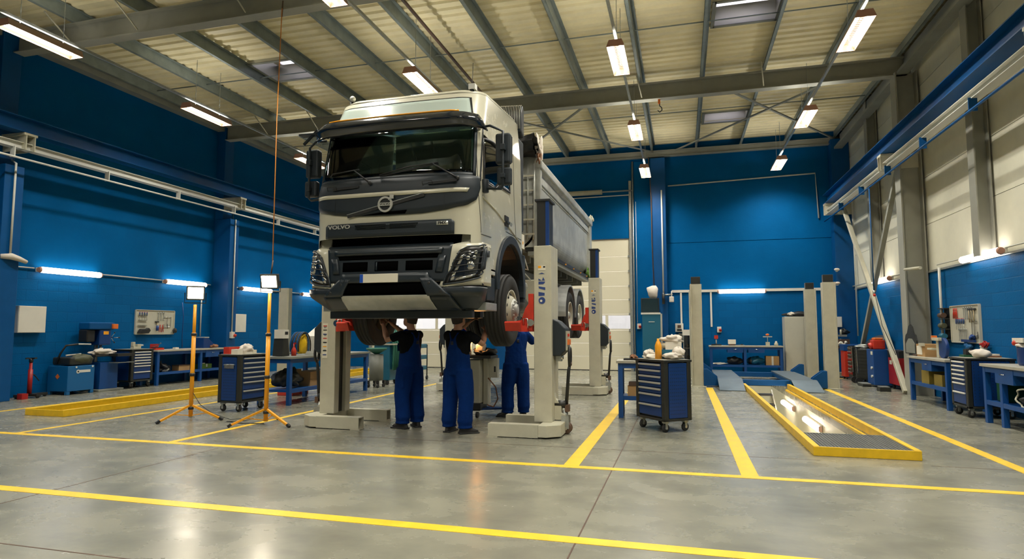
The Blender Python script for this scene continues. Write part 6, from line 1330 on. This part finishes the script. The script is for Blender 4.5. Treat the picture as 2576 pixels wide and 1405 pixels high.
t=thing('metal_guard','dark curved metal guard leaning on the grey column behind the bench','guard',(4.98,15.75,.95)); mb=MB(); mb.prism([(-.36,0),(-.36,.3),(-.3,.42),(-.2,.46),(-.12,.6),(0,.66),(.12,.6),(.2,.46),(.3,.42),(.36,.3),(.36,0)],'x',0,.03,'cart_dark'); mb.prism([(-.28,.02),(-.28,.22),(-.1,.34),(.1,.34),(.28,.22),(.28,.02)],'x',-.01,0,'steel_grey'); build(mb.xf(Matrix.Translation((4.94,15.8,.96))),'plate',t)
# right bench A
S('cardboard_box','open orange brown carton on the right wall bench beside the column','box',MB().box(-.16,.16,-.24,.24,0,.26,'cardboard').box(-.2,-.16,-.26,-.02,.22,.28,'cream_paint').box(-.17,-.16,-.1,.18,.04,.22,'paper'),(4.98,14.85,.94))
S('chop_saw','cream and dark cutting saw on the right end of the bench by the column','saw',MB().box(-.03,.03,-.05,.06,0,.36,'cream_paint').box(-.08,.04,-.2,.14,.34,.4,'cream_paint').cyl((-.02,-.2,.2),(.04,-.2,.2),.2,'cart_blue',24).box(-.1,.0,.1,.34,.15,.19,'cream_paint').box(-.06,.02,.12,.22,.36,.44,'orange_p'),(4.92,14.15,.94),bev=.006)
S('paper_pad','flat pale booklet at the left end of the bench by the column','booklet',MB().box(-.1,.1,-.1,.1,0,.03,'brown'),(4.9,15.15,.94))
S('plastic_bin','yellow plastic bin on the lower shelf of the bench by the column','bin',MB().box(-.18,.18,-.2,.2,0,.26,'bin_yellow').box(-.16,.16,-.18,.18,.26,.262,'black').blob((0,0,.3),(.1,.12,.05),'washer_blue',6,.3),(4.98,14.6,.4))
S('plastic_bin','dull yellow bin at the far right of the shelf under the saw','bin',MB().box(-.16,.16,-.2,.2,0,.22,'bin_yellow').box(-.14,.14,-.18,.18,.22,.222,'black'),(4.98,14.0,.4))
# on cabinet
S('white_towel','white rolled towel on the right wall drawer cabinet','cloth',MB().blob((0,0,.07),(.14,.2,.08),'cloth_white',80,.12),(4.95,12.45,1.015))
S('small_vice','black small vice with green base on the right wall drawer cabinet','vice',MB().box(-.1,.1,-.1,.1,0,.04,'green_can').box(-.05,.05,-.06,.06,.04,.14,'black').cyl((0,-.1,.1),(0,.1,.1),.02,'chrome',8),(4.9,12.82,1.015))
S('folding_tray','brown flat parts tray on the rear of the right wall drawer cabinet','tray',MB().box(-.1,.1,-.1,.1,0,.03,'rust').box(-.08,.08,-.08,.08,.03,.06,'paper'),(5.24,12.75,1.015))
# bench B
t=thing('bucket','blue plastic bucket with gloves on the nearest right bench','bucket',(5.1,11.25,.95)); build(MB().lathe([(.0001,0),(.12,0),(.14,.05),(.14,.26),(.15,.28)],(5.1,11.25,.95),'z','blue_plastic',24),'pail',t); build(MB().blob((5.08,11.25,1.25),(.12,.12,.05),'cloth_white',90,.2).blob((5.0,11.36,1.29),(.05,.06,.05),'red_paint',91,.2),'gloves',t); build(MB().box(4.97,5.23,11.1,11.42,1.3,1.37,'paper'),'carton',t)
S('glass_jar','clear bottle next to the blue bucket on the nearest right bench','bottle',MB().lathe([(.0001,0),(.04,0),(.04,.22),(.02,.3),(.02,.36)],(0,0,0),'z','galv',14),(5.08,10.98,.95))
S('bucket','dark blue tub at the photo edge on the nearest right bench','bucket',MB().lathe([(.0001,0),(.11,0),(.14,.1),(.13,.26),(.0001,.28)],(0,0,0),'z','blue_plastic',22),(5.1,10.72,.95))
t=thing('oil_can','green oil canister with pale lid on the shelf of the nearest right bench','canister',(4.98,11.55,.36)); build(MB().box(4.84,5.14,11.42,11.72,.36,.74,'green_can'),'body',t,bev=.03,bseg=3); build(MB().cyl((4.92,11.6,.74),(4.92,11.6,.78),.03,'conduit_white',10).tube([(5.0,11.5,.74),(5.0,11.5,.8),(5.0,11.66,.8),(5.0,11.66,.74)],.014,'teal_paint',8),'cap',t)
S('cable_coil','dark coil with pale wire on the shelf of the nearest right bench','cable',MB().blob((0,0,.1),(.2,.24,.1),'black',95,.3).tube([(-.2+.02*math.sin(5*a),.2*math.cos(a),.14+.13*math.sin(a)) for a in [2*PI*k/24 for k in range(25)]],.014,'cream_paint',6),(4.98,10.75,.36))
# ================================================================ CAMERA, WORLD
cam=bpy.data.cameras.new('camera'); co=bpy.data.objects.new('camera',cam); C.objects.link(co)
cam.lens=1550/2576*36; cam.sensor_width=36; cam.clip_end=300
yaw=math.atan2(427,1550); pit=math.atan2(126,1550)
co.location=(0,0,1.5); co.rotation_euler=(PI/2+pit,0,yaw)
SC.camera=co
w=bpy.data.worlds.new('world'); SC.world=w; w.use_nodes=True; nt=w.node_tree; N=nt.nodes; L=nt.links
bg=N['Background']; tc=N.new('ShaderNodeTexCoord'); sp=N.new('ShaderNodeSeparateXYZ'); r=N.new('ShaderNodeValToRGB')
L.new(tc.outputs['Generated'],sp.inputs[0]); L.new(sp.outputs[2],r.inputs[0]); L.new(r.outputs[0],bg.inputs[0])
e=r.color_ramp.elements; e[0].position=0; e[0].color=(.95,.9,.86,1); e[1].position=.6; e[1].color=(.022,.026,.06,1); x=e.new(.12); x.color=(.95,.85,.85,1)
bg.inputs[1].default_value=3.2
SC.view_settings.view_transform='Standard'; SC.view_settings.look='None'; SC.view_settings.gamma=1; SC.view_settings.use_curve_mapping=False
SC.view_settings.exposure=EXPO
try:
    SC.cycles.use_denoising=True; SC.cycles.use_adaptive_sampling=True; SC.cycles.adaptive_threshold=.06; SC.cycles.max_bounces=7; SC.cycles.diffuse_bounces=3; SC.cycles.glossy_bounces=3; SC.cycles.transparent_max_bounces=12
    SC.cycles.sample_clamp_indirect=6; SC.cycles.caustics_reflective=False; SC.cycles.caustics_refractive=False
except Exception: pass
